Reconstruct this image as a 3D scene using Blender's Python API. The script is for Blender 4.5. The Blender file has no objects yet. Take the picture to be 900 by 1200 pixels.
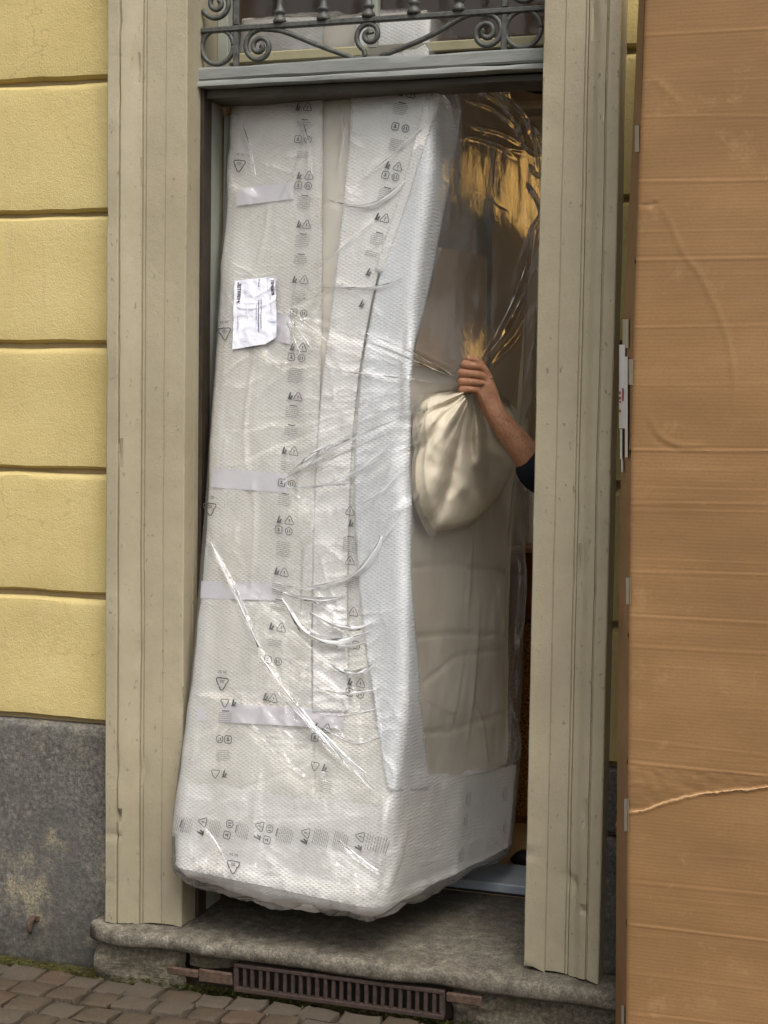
import bpy, bmesh, math, random
import numpy as np
from mathutils import Vector, Matrix
random.seed(7); rng = np.random.default_rng(7)
S = bpy.context.scene
COL = S.collection
R = math.radians

# ------------------------------------------------------------------ camera
CAM = np.array([1.45, -4.30, 1.765])
YAW, PITCH, ROLL, FPX = 0.30563, 0.06461, 0.01462, 1800.0     # focal length in px of a 900 px wide frame
_f = np.array([-math.sin(YAW)*math.cos(PITCH), math.cos(YAW)*math.cos(PITCH), -math.sin(PITCH)])
_r = np.array([math.cos(YAW), math.sin(YAW), 0.0])
_u = np.cross(_r, _f)
CR = _r*math.cos(ROLL) + _u*math.sin(ROLL)
CU = -_r*math.sin(ROLL) + _u*math.cos(ROLL)
CF = _f
cam = bpy.data.cameras.new("camera"); cam_o = bpy.data.objects.new("camera", cam); COL.objects.link(cam_o)
cam.sensor_fit = 'HORIZONTAL'; cam.sensor_width = 36.0; cam.lens = 36.0*FPX/900.0
cam.clip_start = 0.05; cam.clip_end = 500
M = Matrix((CR, CU, -CF)).transposed().to_4x4(); M.translation = Vector(CAM)
cam_o.matrix_world = M
S.camera = cam_o

# ------------------------------------------------------------------ sky and sun (overcast)
SUN_EL, SUN_ROT = R(56), R(145)
w = bpy.data.worlds.new("World"); S.world = w; w.use_nodes = True
nt = w.node_tree; nt.nodes.clear()
sky = nt.nodes.new('ShaderNodeTexSky'); sky.sky_type = 'NISHITA'; sky.sun_disc = False
sky.sun_elevation = SUN_EL; sky.sun_rotation = SUN_ROT; sky.dust_density = 4.0; sky.air_density = 1.0
hs = nt.nodes.new('ShaderNodeHueSaturation'); hs.inputs['Saturation'].default_value = 0.13
bg = nt.nodes.new('ShaderNodeBackground'); bg.inputs['Strength'].default_value = 0.135
wo = nt.nodes.new('ShaderNodeOutputWorld')
nt.links.new(sky.outputs[0], hs.inputs['Color']); nt.links.new(hs.outputs[0], bg.inputs[0]); nt.links.new(bg.outputs[0], wo.inputs[0])
sl = bpy.data.lights.new("sun", 'SUN'); sl.energy = 2.0; sl.angle = R(32); sl.color = (1.0, 0.965, 0.92)
so = bpy.data.objects.new("sun", sl); COL.objects.link(so)
# nishita: rotation measured from +Y, clockwise seen from above
sd = Vector((math.sin(SUN_ROT)*math.cos(SUN_EL), math.cos(SUN_ROT)*math.cos(SUN_EL), math.sin(SUN_EL)))
so.rotation_euler = sd.to_track_quat('Z', 'Y').to_euler(); so.location = sd*20
S.view_settings.view_transform = 'Standard'; S.view_settings.look = 'None'
S.view_settings.exposure = 0.36; S.view_settings.gamma = 1.0
S.cycles.transparent_max_bounces = 24

# ------------------------------------------------------------------ geometry of the shot
def ray(px, py):
    return CR*((px-450)/FPX) + CU*((600-py)/FPX) + CF
def at(px, py, Y):
    d = ray(px, py); t = (Y-CAM[1])/d[1]
    return CAM + d*t
def proj(P):
    V = np.asarray(P)-CAM; c = V@CF
    return 450+FPX*(V@CR)/c, 600-FPX*(V@CU)/c
def onfloor(px, py, z):
    d = ray(px, py); t = (z-CAM[2])/d[2]
    return CAM + d*t

# ------------------------------------------------------------------ materials
def srgb(r, g, b):
    return tuple((c/255/12.92 if c/255 <= .04045 else ((c/255+.055)/1.055)**2.4) for c in (r, g, b)) + (1.0,)
class MT:
    def __init__(s, name):
        s.m = bpy.data.materials.new(name); s.m.use_nodes = True
        s.t = s.m.node_tree; s.n = s.t.nodes; s.l = s.t.links
        s.b = s.n['Principled BSDF']; s.out = s.n['Material Output']
        s.tc = s.n.new('ShaderNodeTexCoord')
    def noise(s, scale, detail=4, rough=.55, stretch=None, dist=0.0):
        n = s.n.new('ShaderNodeTexNoise'); n.inputs['Scale'].default_value = scale
        n.inputs['Detail'].default_value = detail; n.inputs['Roughness'].default_value = rough
        n.inputs['Distortion'].default_value = dist
        v = s.tc.outputs['Object']
        if stretch:
            mp = s.n.new('ShaderNodeMapping'); mp.inputs['Scale'].default_value = stretch
            s.l.new(v, mp.inputs['Vector']); v = mp.outputs['Vector']
        s.l.new(v, n.inputs['Vector'])
        return n.outputs['Fac']
    def ramp(s, fac, stops):
        r = s.n.new('ShaderNodeValToRGB'); e = r.color_ramp.elements
        while len(e) < len(stops): e.new(0.5)
        for el, (p, c) in zip(e, stops):
            el.position = p; el.color = c if len(c) == 4 else tuple(c)+(1,)
        s.l.new(fac, r.inputs['Fac']); return r.outputs['Color']
    def mix(s, fac, a, b, mode='MIX'):
        m = s.n.new('ShaderNodeMix'); m.data_type = 'RGBA'; m.blend_type = mode
        for sock, v in ((m.inputs['Factor'], fac), (m.inputs['A'], a), (m.inputs['B'], b)):
            pass
        F, A, B = m.inputs[0], m.inputs[6], m.inputs[7]
        for sock, v in ((F, fac), (A, a), (B, b)):
            if hasattr(v, 'is_linked') or hasattr(v, 'links'): s.l.new(v, sock)
            elif isinstance(v, (int, float)): sock.default_value = v
            else: sock.default_value = v
        return m.outputs[2]
    def mathn(s, op, a, b=0.0, clamp=False):
        m = s.n.new('ShaderNodeMath'); m.operation = op; m.use_clamp = clamp
        for i, v in enumerate((a, b)):
            if isinstance(v, (int, float)): m.inputs[i].default_value = v
            else: s.l.new(v, m.inputs[i])
        return m.outputs[0]
    def thresh(s, fac, lo, hi):
        m = s.n.new('ShaderNodeMapRange'); m.inputs['From Min'].default_value = lo; m.inputs['From Max'].default_value = hi
        s.l.new(fac, m.inputs['Value']); return m.outputs['Result']
    def z(s):
        g = s.n.new('ShaderNodeNewGeometry'); x = s.n.new('ShaderNodeSeparateXYZ'); s.l.new(g.outputs['Position'], x.inputs[0]); return x.outputs['Z']
    def color(s, v):
        if hasattr(v, 'links'): s.l.new(v, s.b.inputs['Base Color'])
        else: s.b.inputs['Base Color'].default_value = v
    def rough(s, v, spec=.5):
        if hasattr(v, 'links'): s.l.new(v, s.b.inputs['Roughness'])
        else: s.b.inputs['Roughness'].default_value = v
        s.b.inputs['Specular IOR Level'].default_value = spec
    def bump(s, h, dist, strength=1.0):
        b = s.n.new('ShaderNodeBump'); b.inputs['Distance'].default_value = dist; b.inputs['Strength'].default_value = strength
        s.l.new(h, b.inputs['Height'])
        if getattr(s, '_nrm', None) is not None: s.l.new(s._nrm, b.inputs['Normal'])
        s._nrm = b.outputs['Normal']; s.l.new(s._nrm, s.b.inputs['Normal']); return s
def paint(name, c1, c2, rough=.6, nscale=6, bscale=90, bdist=.002, pits=None, spec=.4):
    k = MT(name); n1 = k.noise(nscale, 6, .6)
    c = k.ramp(n1, [(.3, c1), (.7, c2)])
    fine = k.noise(bscale, 5, .65)
    if pits:
        p = k.noise(pits[0], 3, .5, pits[3] if len(pits) > 3 else None)
        f = k.thresh(p, pits[1], pits[1]+.05)
        c = k.mix(f, c, pits[2])
        k.bump(p, .002, .25)
    k.color(c); k.rough(rough, spec); k.bump(fine, bdist); return k.m

# yellow roughcast plaster
k = MT('yellow_plaster')
c = k.ramp(k.noise(1.7, 8, .66), [(.25, srgb(190, 169, 112)), (.5, srgb(204, 184, 126)), (.78, srgb(214, 196, 141))])
c = k.mix(k.mathn('MULTIPLY', k.thresh(k.noise(52, 4, .65), .62, .8), .6), c, srgb(172, 148, 92))
c = k.mix(k.mathn('MULTIPLY', k.thresh(k.noise(4, 6, .65, (5, 5, .4)), .56, .8), .4), c, srgb(180, 164, 118))
c = k.mix(k.mathn('MULTIPLY', k.thresh(k.noise(1.1, 7, .7), .6, .72), .35), c, srgb(196, 180, 136))
vo = k.n.new('ShaderNodeTexVoronoi'); vo.feature = 'DISTANCE_TO_EDGE'; vo.inputs['Scale'].default_value = 1.9
mp = k.n.new('ShaderNodeMapping'); wn = k.n.new('ShaderNodeTexNoise'); wn.inputs['Scale'].default_value = 5; wn.inputs['Detail'].default_value = 6
vm = k.n.new('ShaderNodeVectorMath'); vm.operation = 'MULTIPLY_ADD'; vm.inputs[1].default_value = (.25, .25, .25)
k.l.new(k.tc.outputs['Object'], wn.inputs['Vector']); k.l.new(wn.outputs['Color'], vm.inputs[0]); k.l.new(k.tc.outputs['Object'], vm.inputs[2]); k.l.new(vm.outputs[0], vo.inputs['Vector'])
crk = k.mathn('MULTIPLY', k.thresh(vo.outputs['Distance'], .0035, .001), k.thresh(k.noise(1.3, 3), .47, .55))
c = k.mix(k.mathn('MULTIPLY', crk, .28), c, srgb(130, 108, 62))
k.color(c); k.rough(.92, .12); k.bump(k.noise(150, 6, .75), .0045, .8); k.bump(k.noise(46, 4, .6), .005, .35); M_YEL = k.m
# groove lips / mortar
M_MORT = paint('plaster_mortar', srgb(168, 148, 108), srgb(190, 170, 128), .9, 8, 150, .003)
# beige painted stone surround
k = MT('beige_stone_paint')
c = k.ramp(k.noise(1.6, 8, .65), [(.3, srgb(150, 139, 116)), (.55, srgb(166, 155, 130)), (.8, srgb(177, 166, 141))])
pz = k.noise(60, 4, .6, (1, 1, .55))
c = k.mix(k.mathn('MULTIPLY', k.thresh(pz, .645, .69), .75), c, srgb(116, 107, 86))
c = k.mix(k.mathn('MULTIPLY', k.thresh(k.noise(5, 8, .72, (1.5, 1.5, .8)), .52, .74), .5), c, srgb(146, 138, 116))
c = k.mix(k.mathn('MULTIPLY', k.thresh(k.noise(90, 4, .7, (1.5, 1, .25)), .6, .75), .5), c, srgb(150, 138, 112))
c = k.mix(k.thresh(k.noise(7, 8, .75), .70, .72), c, srgb(200, 192, 170))
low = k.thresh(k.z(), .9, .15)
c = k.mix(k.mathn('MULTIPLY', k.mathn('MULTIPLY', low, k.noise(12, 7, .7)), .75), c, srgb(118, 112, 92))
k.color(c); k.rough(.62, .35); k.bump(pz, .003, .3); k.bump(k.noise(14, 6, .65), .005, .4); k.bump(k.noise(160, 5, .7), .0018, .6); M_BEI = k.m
# granite plinth
k = MT('grey_granite')
n = k.noise(75, 8, .82)
c = k.ramp(n, [(.34, srgb(58, 56, 52)), (.46, srgb(90, 87, 81)), (.56, srgb(114, 110, 102)), (.70, srgb(150, 144, 130))])
c = k.mix(k.mathn('MULTIPLY', k.thresh(k.noise(2.6, 8, .72), .47, .62), .6), c, srgb(84, 82, 79))
c = k.mix(k.mathn('MULTIPLY', k.thresh(k.noise(3.4, 9, .75), .54, .66), k.thresh(k.noise(120, 4, .7), .38, .55)), c, srgb(166, 152, 124))
c = k.mix(k.thresh(k.noise(9, 9, .75), .68, .70), c, srgb(174, 160, 128))
c = k.mix(k.mathn('MULTIPLY', k.thresh(k.z(), .22, .0), k.noise(20, 6, .7)), c, srgb(50, 48, 40))
k.color(c); k.rough(.85, .3); k.bump(n, .006, .7); k.bump(k.noise(14, 7, .65), .012, .5); M_GRA = k.m
# step slab and risers
k = MT('worn_step_stone')
n = k.mathn('ADD', k.mathn('MULTIPLY', k.noise(28, 8, .75), .55), k.mathn('MULTIPLY', k.noise(150, 4, .7), .45))
c = k.ramp(n, [(.36, srgb(52, 48, 41)), (.47, srgb(90, 84, 74)), (.56, srgb(118, 111, 98)), (.68, srgb(164, 156, 140))])
c = k.mix(k.mathn('MULTIPLY', k.thresh(k.noise(3.5, 8, .7, (.6, 1, 1)), .46, .68), .55), c, srgb(82, 74, 61))
k.color(c); k.rough(.8, .35); k.bump(n, .005, .45); k.bump(k.noise(24, 6, .62), .010, .35); M_STEP = k.m
k = MT('rough_riser_stone')
n = k.noise(70, 6, .75)
c = k.ramp(n, [(.3, srgb(70, 64, 54)), (.5, srgb(108, 100, 86)), (.72, srgb(150, 140, 120))])
c = k.mix(k.mathn('MULTIPLY', k.thresh(k.noise(6, 6, .62), .55, .7), .7), c, srgb(78, 80, 50))
k.color(c); k.rough(.9, .2); k.bump(n, .008, .6); k.bump(k.noise(14, 6, .62, (.5, 1, 3)), .018, .6); M_RISE = k.m
# cobbles, moss
def cob(nm, a, b, c_):
    k = MT(nm); n = k.noise(60, 5, .7)
    c = k.ramp(n, [(.3, a), (.52, b), (.75, c_)])
    c = k.mix(k.thresh(k.noise(190, 2, .5), .7, .74), c, srgb(190, 180, 160))
    k.color(c); k.rough(.72, .4); k.bump(n, .003, .6); k.bump(k.noise(16, 4), .008, .5); return k.m
M_COB = [cob('cobble_brown', srgb(46, 38, 30), srgb(77, 64, 51), srgb(106, 91, 74)),
         cob('cobble_red', srgb(50, 39, 31), srgb(83, 66, 52), srgb(110, 91, 72)),
         cob('cobble_grey', srgb(50, 44, 36), srgb(82, 72, 60), srgb(112, 100, 84)),
         cob('cobble_dark', srgb(46, 39, 30), srgb(78, 66, 52), srgb(106, 92, 73))]
k = MT('mossy_joint_soil'); n = k.noise(45, 6, .7)
k.color(k.ramp(n, [(.3, srgb(34, 31, 22)), (.5, srgb(62, 58, 36)), (.7, srgb(84, 82, 46))])); k.rough(1, .1); k.bump(n, .012, .8); M_MOSS_S = k.m
k = MT('moss'); k.color(k.ramp(k.noise(70, 4), [(.35, srgb(46, 48, 22)), (.65, srgb(96, 96, 46))])); k.rough(1, .1); M_MOSS = k.m
# iron
def iron(nm, a, b, rough=.55):
    k = MT(nm); n = k.noise(60, 6, .65)
    k.color(k.ramp(n, [(.35, a), (.7, b)])); k.rough(rough, .45); k.bump(n, .0025, .6); return k.m
M_IRON = iron('grey_painted_iron', srgb(58, 58, 54), srgb(92, 92, 86), .5)
M_RUST = iron('rusty_iron', srgb(38, 29, 24), srgb(70, 52, 43), .85)
M_RUST2 = iron('rusty_flat_iron', srgb(56, 42, 33), srgb(94, 72, 58), .85)
# grey painted wood
k = MT('grey_painted_wood'); n = k.noise(7, 6, .65, (.4, 2, 2))
c = k.ramp(n, [(.3, srgb(112, 114, 110)), (.7, srgb(142, 143, 137))])
c = k.mix(k.thresh(k.noise(30, 5, .7, (.25, 1, 1)), .71, .76), c, srgb(78, 80, 76))
k.color(c); k.rough(.45, .45); k.bump(k.noise(20, 6, .7, (.3, 1.5, 1.5)), .006, .5); k.bump(k.noise(180, 4, .6), .0008, .6); M_GWOOD = k.m
M_GGREEN = paint('greygreen_door_paint', srgb(134, 136, 124), srgb(156, 158, 146), .45, 5, 60, .001)
M_DKWOOD = paint('dark_brown_wood', srgb(38, 31, 24), srgb(62, 50, 38), .6, 12, 80, .002)
M_BOUNCE = paint('pale_bounce_paving', srgb(178, 172, 160), srgb(198, 192, 180), .8, 4, 60, .003)
M_SOFF = paint('shaded_soffit_paint', srgb(70, 66, 56), srgb(88, 84, 72), .55, 6, 60, .001)  # darkness of the board's shaded front put into its colour
M_SILL = paint('cream_sill_paint', srgb(146, 138, 108), srgb(166, 158, 126), .5, 6, 80, .001)
M_CREAM = paint('cream_hall_wall', srgb(206, 198, 178), srgb(220, 212, 194), .8, 2, 60, .001)
M_TANWALL = paint('ochre_hall_wall', srgb(166, 118, 58), srgb(184, 136, 74), .8, 2, 60, .001)
M_WFLOOR = paint('light_wood_floor', srgb(170, 138, 92), srgb(200, 168, 118), .45, 8, 60, .001)
M_BROWNW = paint('brown_varnished_wood', srgb(112, 68, 32), srgb(142, 92, 48), .35, 14, 70, .001)
k = MT('brown_cork'); n = k.noise(110, 4, .6)
k.color(k.ramp(n, [(.36, srgb(84, 54, 22)), (.52, srgb(160, 112, 54)), (.7, srgb(196, 146, 84))])); k.rough(.9, .1); k.bump(n, .006, .8); M_CORK = k.m
M_ALU = paint('grey_metal_plate', srgb(140, 148, 156), srgb(162, 170, 178), .35, 10, 120, .0005); 
M_CABLE = paint('black_cable', srgb(18, 18, 18), srgb(28, 28, 28), .5)
# cardboard
k = MT('brown_cardboard')
wv = k.n.new('ShaderNodeTexWave'); wv.bands_direction = 'Z'; wv.inputs['Scale'].default_value = 34.0; wv.inputs['Distortion'].default_value = 1.2
wv.inputs['Detail'].default_value = 2; wv.inputs['Detail Scale'].default_value = 1.0
k.l.new(k.tc.outputs['Object'], wv.inputs['Vector'])
c = k.ramp(k.noise(3.0, 6, .6, (.5, 1, 2.0)), [(.3, srgb(128, 96, 61)), (.55, srgb(142, 107, 69)), (.8, srgb(154, 118, 78))])
fib = k.noise(210, 4, .7, (.7, 1, 1)); c = k.mix(k.mathn('MULTIPLY', k.thresh(fib, .48, .7), .45), c, srgb(122, 90, 60))
c = k.mix(k.mathn('MULTIPLY', k.thresh(k.noise(14, 4, .6, (.04, 1, 1.2)), .5, .8), .22), c, srgb(124, 90, 58))
c = k.mix(k.mathn('MULTIPLY', k.thresh(k.noise(7, 9, .78), .57, .68), .4), c, srgb(172, 138, 98))
k.color(c); k.rough(.7, .3); k.bump(wv.outputs['Fac'], .0005, .22); k.bump(k.noise(30, 6, .65, (.5, 1, 1)), .002, .2); M_CARD = k.m
M_CARDT = paint('torn_cardboard', srgb(172, 136, 96), srgb(190, 154, 112), .9, 40, 200, .002)
M_TAPE = paint('grey_paper_tape', srgb(168, 158, 140), srgb(188, 178, 160), .45, 20, 90, .0005)
M_WPAPER = paint('white_label_paper', srgb(214, 212, 208), srgb(228, 226, 224), .55, 10, 60, .0008)
M_REDINK = paint('red_print', srgb(150, 60, 60), srgb(168, 76, 76), .7)
# foam
def foam(nm, a, b, bs=1.0, transl=.35):
    k = MT(nm)
    def wave(dirn, sc, rot):
        mp = k.n.new('ShaderNodeMapping'); mp.inputs['Rotation'].default_value = rot
        k.l.new(k.tc.outputs['Object'], mp.inputs['Vector'])
        x = k.n.new('ShaderNodeTexWave'); x.bands_direction = dirn; x.inputs['Scale'].default_value = sc; x.inputs['Distortion'].default_value = 1.5
        x.inputs['Detail'].default_value = 1.5
        k.l.new(mp.outputs[0], x.inputs['Vector']); return x.outputs['Fac']
    wa = wave('Z', 32, (0, R(32), 0)); wb = wave('Z', 32, (0, R(-28), 0))
    h = k.mathn('MULTIPLY', wa, wb)
    c = k.ramp(k.noise(4, 6, .6), [(.3, a), (.7, b)])
    c = k.mix(k.mathn('MULTIPLY', k.thresh(k.noise(2.2, 5, .6, (3, 1, .3)), .5, .75), .35), c, srgb(226, 214, 194))
    k.color(c); k.rough(.55, .3); k.bump(h, .0016*bs, .8); k.bump(k.noise(26, 5, .65, (1, 1, .6)), .010, .5)
    tr = k.n.new('ShaderNodeBsdfTranslucent'); tr.inputs[0].default_value = (.8, .78, .72, 1)
    mx = k.n.new('ShaderNodeMixShader'); mx.inputs[0].default_value = transl
    k.l.new(k.b.outputs[0], mx.inputs[1]); k.l.new(tr.outputs[0], mx.inputs[2]); k.l.new(mx.outputs[0], k.out.inputs[0])
    return k.m
M_FOAM = foam('foam_sheet_cream', srgb(233, 228, 217), srgb(244, 241, 233), 1, .0)
M_FOAM2 = foam('foam_sheet_white', srgb(242, 239, 232), srgb(250, 248, 243), 1, .0)
M_FOAM3 = foam('foam_sheet_sky_tint', srgb(234, 235, 235), srgb(243, 244, 244), 1.1, .0)  # bluish sky reflection on the corner strip put into its colour
M_LAV = paint('lavender_tape', srgb(230, 225, 229), srgb(239, 235, 237), .4, 12, 50, .001)
M_INK = paint('dark_grey_print', srgb(62, 60, 60), srgb(84, 82, 80), .7)
M_INKF = paint('faint_grey_print', srgb(138, 134, 128), srgb(156, 152, 146), .7)
M_INKB = paint('black_label_print', srgb(24, 26, 40), srgb(44, 46, 60), .7)
M_LABEL = paint('lavender_white_paper', srgb(226, 226, 238), srgb(236, 236, 246), .5, 12, 30, .004)
# fabrics
def fabric(nm, a, b):
    k = MT(nm); c = k.ramp(k.noise(5, 5, .6), [(.3, a), (.7, b)])
    k.color(c); k.rough(.9, .1); k.bump(k.noise(600, 2, .5), .0008, .6); k.bump(k.noise(9, 4), .01, .4); return k.m
M_FAB = fabric('greige_upholstery', srgb(226, 214, 192), srgb(238, 227, 207))
M_FABT = fabric('tan_upholstery', srgb(230, 220, 202), srgb(239, 231, 215))
M_CUSH = fabric('cream_cushion_cloth', srgb(196, 185, 164), srgb(212, 201, 180))
M_KRAFT = fabric('brown_packing_paper', srgb(148, 120, 84), srgb(164, 136, 98))
M_PANEL = fabric('dark_brown_board', srgb(160, 130, 90), srgb(178, 148, 106))
# clear plastic film
def film(nm, milk, rough, k_gloss=2.0, tint=(.975, .972, .965, 1)):
    k = MT(nm); k.n.remove(k.b)
    tr = k.n.new('ShaderNodeBsdfTransparent'); tr.inputs[0].default_value = tint
    gl = k.n.new('ShaderNodeBsdfGlossy'); gl.inputs['Roughness'].default_value = rough
    df = k.n.new('ShaderNodeBsdfDiffuse'); df.inputs[0].default_value = (.95, .95, .96, 1)
    tl = k.n.new('ShaderNodeBsdfTranslucent'); tl.inputs[0].default_value = (.95, .95, .95, 1)
    fr = k.n.new('ShaderNodeFresnel'); fr.inputs[0].default_value = 1.5
    fm = k.mathn('MULTIPLY', fr.outputs[0], k_gloss, True)
    bp = k.n.new('ShaderNodeBump'); bp.inputs['Distance'].default_value = .004; bp.inputs['Strength'].default_value = .18
    k.l.new(k.noise(55, 4, .6, (1, 1, .5), .8), bp.inputs['Height'])
    k.l.new(bp.outputs[0], gl.inputs['Normal']); k.l.new(bp.outputs[0], fr.inputs['Normal'])
    md = k.n.new('ShaderNodeMixShader'); md.inputs[0].default_value = .4
    k.l.new(df.outputs[0], md.inputs[1]); k.l.new(tl.outputs[0], md.inputs[2])
    m1 = k.n.new('ShaderNodeMixShader'); m1.inputs[0].default_value = milk
    k.l.new(tr.outputs[0], m1.inputs[1]); k.l.new(md.outputs[0], m1.inputs[2])
    m2 = k.n.new('ShaderNodeMixShader'); k.l.new(fm, m2.inputs[0]); k.l.new(m1.outputs[0], m2.inputs[1]); k.l.new(gl.outputs[0], m2.inputs[2])
    k.l.new(m2.outputs[0], k.out.inputs[0]); return k.m
M_FILM = film('clear_plastic_film', .125, .08, .8, (1, 1, 1, 1))
M_FOLD = film('gathered_film_streaks', .80, .14, 1.3, (1, 1, 1, 1))
M_GLASS = film('window_glass', .01, .02, .7)
# skin and clothes
k = MT('skin'); c = k.ramp(k.noise(18, 5, .6), [(.3, srgb(140, 94, 66)), (.7, srgb(174, 126, 96))])
hz = k.thresh(k.noise(260, 4, .75, (1, 1, .45), 1.5), .55, .66)
c = k.mix(k.mathn('MULTIPLY', hz, .55), c, srgb(84, 54, 40))
c = k.mix(k.mathn('MULTIPLY', k.thresh(k.noise(45, 4, .6), .52, .7), .4), c, srgb(190, 136, 108))
k.color(c); k.rough(.5, .4); k.b.inputs['Subsurface Weight'].default_value = .08; k.b.inputs['Subsurface Scale'].default_value = .01
k.bump(k.noise(140, 5, .7), .0028, .8); M_SKIN = k.m
M_NAVY = fabric('navy_shirt_cloth', srgb(22, 23, 30), srgb(30, 31, 40))
M_TROU = fabric('dark_trouser_cloth', srgb(46, 50, 60), srgb(58, 62, 72))
M_SHOE = paint('black_shoe_rubber', srgb(24, 24, 26), srgb(36, 36, 38), .6, 30, 90, .001)
M_HAIR = paint('dark_brown_hair', srgb(40, 28, 20), srgb(58, 42, 30), .6, 60, 90, .004)
k = MT('lamp_glow'); k.b.inputs['Emission Color'].default_value = (1, .62, .22, 1); k.b.inputs['Emission Strength'].default_value = .7; M_GLOW = k.m

# ------------------------------------------------------------------ object helpers
def thing(name, label, cat, loc=(0, 0, 0), group=None):
    o = bpy.data.objects.new(name, None); COL.objects.link(o); o.location = loc; o.empty_display_size = .1
    o['label'] = label; o['category'] = cat
    if group: o['group'] = group
    return o
def link(name, me, mat, parent=None, smooth=False, label=None, kind=None, sharp=None):
    if mat is not None and len(me.materials) == 0: me.materials.append(mat)
    o = bpy.data.objects.new(name, me); COL.objects.link(o)
    if parent is not None:
        o.parent = parent; o.location = -rootloc(parent)
    if smooth: me.polygons.foreach_set('use_smooth', [True]*len(me.polygons))
    if sharp: me.set_sharp_from_angle(angle=R(sharp))
    if label: o['label'] = label
    if kind: o['kind'] = kind
    return o
def rootloc(p):
    v = Vector((0, 0, 0))
    while p is not None:
        v = v + p.location; p = p.parent
    return v
def from_np(name, V, F):
    me = bpy.data.meshes.new(name); V = np.asarray(V, dtype=np.float32); F = np.asarray(F, dtype=np.int32)
    n, kk = F.shape
    me.vertices.add(len(V)); me.vertices.foreach_set('co', V.ravel())
    me.loops.add(n*kk); me.loops.foreach_set('vertex_index', F.ravel())
    me.polygons.add(n); me.polygons.foreach_set('loop_start', np.arange(0, n*kk, kk, dtype=np.int32))
    me.update(calc_edges=True); me.validate(); return me
def gridfaces(nr, nc, wrap=False):
    cc = nc if wrap else nc-1
    i, j = np.meshgrid(np.arange(nr-1), np.arange(cc), indexing='ij'); j2 = (j+1) % nc
    return np.stack([i*nc+j, i*nc+j2, (i+1)*nc+j2, (i+1)*nc+j], -1).reshape(-1, 4)
def grid(name, P, mat, parent=None, wrap=False, smooth=True, **kw):
    nr, nc = P.shape[:2]
    return link(name, from_np(name, P.reshape(-1, 3), gridfaces(nr, nc, wrap)), mat, parent, smooth, **kw)
def bm_obj(name, bm, mat, parent=None, smooth=False, **kw):
    me = bpy.data.meshes.new(name); bmesh.ops.recalc_face_normals(bm, faces=bm.faces[:]); bm.to_mesh(me); bm.free()
    return link(name, me, mat, parent, smooth, **kw)
def add_box(bm, lo, hi, bev=0.0, seg=1, jitter=0.0):
    r = bmesh.ops.create_cube(bm, size=1.0); vs = r['verts']
    lo = Vector(lo); hi = Vector(hi)
    for v in vs:
        v.co = Vector(((v.co.x+.5)*(hi.x-lo.x)+lo.x, (v.co.y+.5)*(hi.y-lo.y)+lo.y, (v.co.z+.5)*(hi.z-lo.z)+lo.z))
        if jitter: v.co += Vector((random.uniform(-1, 1), random.uniform(-1, 1), random.uniform(-1, 1)))*jitter
    if bev:
        es = list({e for v in vs for e in v.link_edges})
        bmesh.ops.bevel(bm, geom=es, offset=bev, segments=seg, affect='EDGES', profile=.5)
def box(name, lo, hi, mat, parent=None, bev=0.0, seg=1, jitter=0.0, **kw):
    bm = bmesh.new(); add_box(bm, lo, hi, bev, seg, jitter); return bm_obj(name, bm, mat, parent, **kw)
def tube_arrays(pts, rad, n=8, flat=None):
    pts = np.asarray(pts, float); m = len(pts)
    rad = np.broadcast_to(np.asarray(rad, float), (m,))
    T = np.gradient(pts, axis=0); T /= np.linalg.norm(T, axis=1)[:, None]+1e-9
    ref = np.array([0, 1.0, 0]); out = []
    for i in range(m):
        a = np.cross(T[i], ref); 
        if np.linalg.norm(a) < .05: a = np.cross(T[i], [1.0, 0, 0])
        a /= np.linalg.norm(a); b = np.cross(T[i], a)
        ang = np.arange(n)*2*np.pi/n+np.pi/n
        fb = flat if flat else 1.0
        out.append(pts[i]+rad[i]*(np.cos(ang)[:, None]*a+fb*np.sin(ang)[:, None]*b))
    return np.array(out)
def tube(name, pts, rad, mat, parent=None, n=8, flat=None, **kw):
    P = tube_arrays(pts, rad, n, flat); m = len(P)
    V = P.reshape(-1, 3); F = gridfaces(m, n, True)
    me = from_np(name, np.vstack([V, P[0].mean(0), P[-1].mean(0)]), F)
    bm = bmesh.new(); bm.from_mesh(me); bm.verts.ensure_lookup_table()
    for j in range(n):
        bm.faces.new([bm.verts[(j+1) % n], bm.verts[j], bm.verts[m*n]])
        bm.faces.new([bm.verts[(m-1)*n+j], bm.verts[(m-1)*n+(j+1) % n], bm.verts[m*n+1]])
    bm.to_mesh(me); bm.free()
    return link(name, me, mat, parent, True, **kw)
def lathe(name, prof, center, mat, parent=None, n=14, **kw):
    prof = np.array(prof); ang = np.arange(n)*2*np.pi/n
    P = np.stack([center[0]+prof[:, None, 0]*np.cos(ang), center[1]+prof[:, None, 0]*np.sin(ang), center[2]+np.repeat(prof[:, 1:2], n, 1)], -1)
    return grid(name, P, mat, parent, True, **kw)
def smooth_poly(pts, n):
    pts = np.asarray(pts, float); d = np.r_[0, np.cumsum(np.linalg.norm(np.diff(pts, axis=0), axis=1))]
    if len(pts) < 3:
        t = np.linspace(0, d[-1], n); return np.stack([np.interp(t, d, pts[:, i]) for i in range(pts.shape[1])], -1)
    ext = np.vstack([2*pts[0]-pts[1], pts, 2*pts[-1]-pts[-2]]); out = []
    for t in np.linspace(0, d[-1], n):
        i = min(np.searchsorted(d, t, 'right')-1, len(pts)-2); u = (t-d[i])/(d[i+1]-d[i]+1e-9)
        p0, p1, p2, p3 = ext[i:i+4]
        out.append(.5*((2*p1)+(-p0+p2)*u+(2*p0-5*p1+4*p2-p3)*u*u+(-p0+3*p1-3*p2+p3)*u**3))
    return np.array(out)
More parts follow.
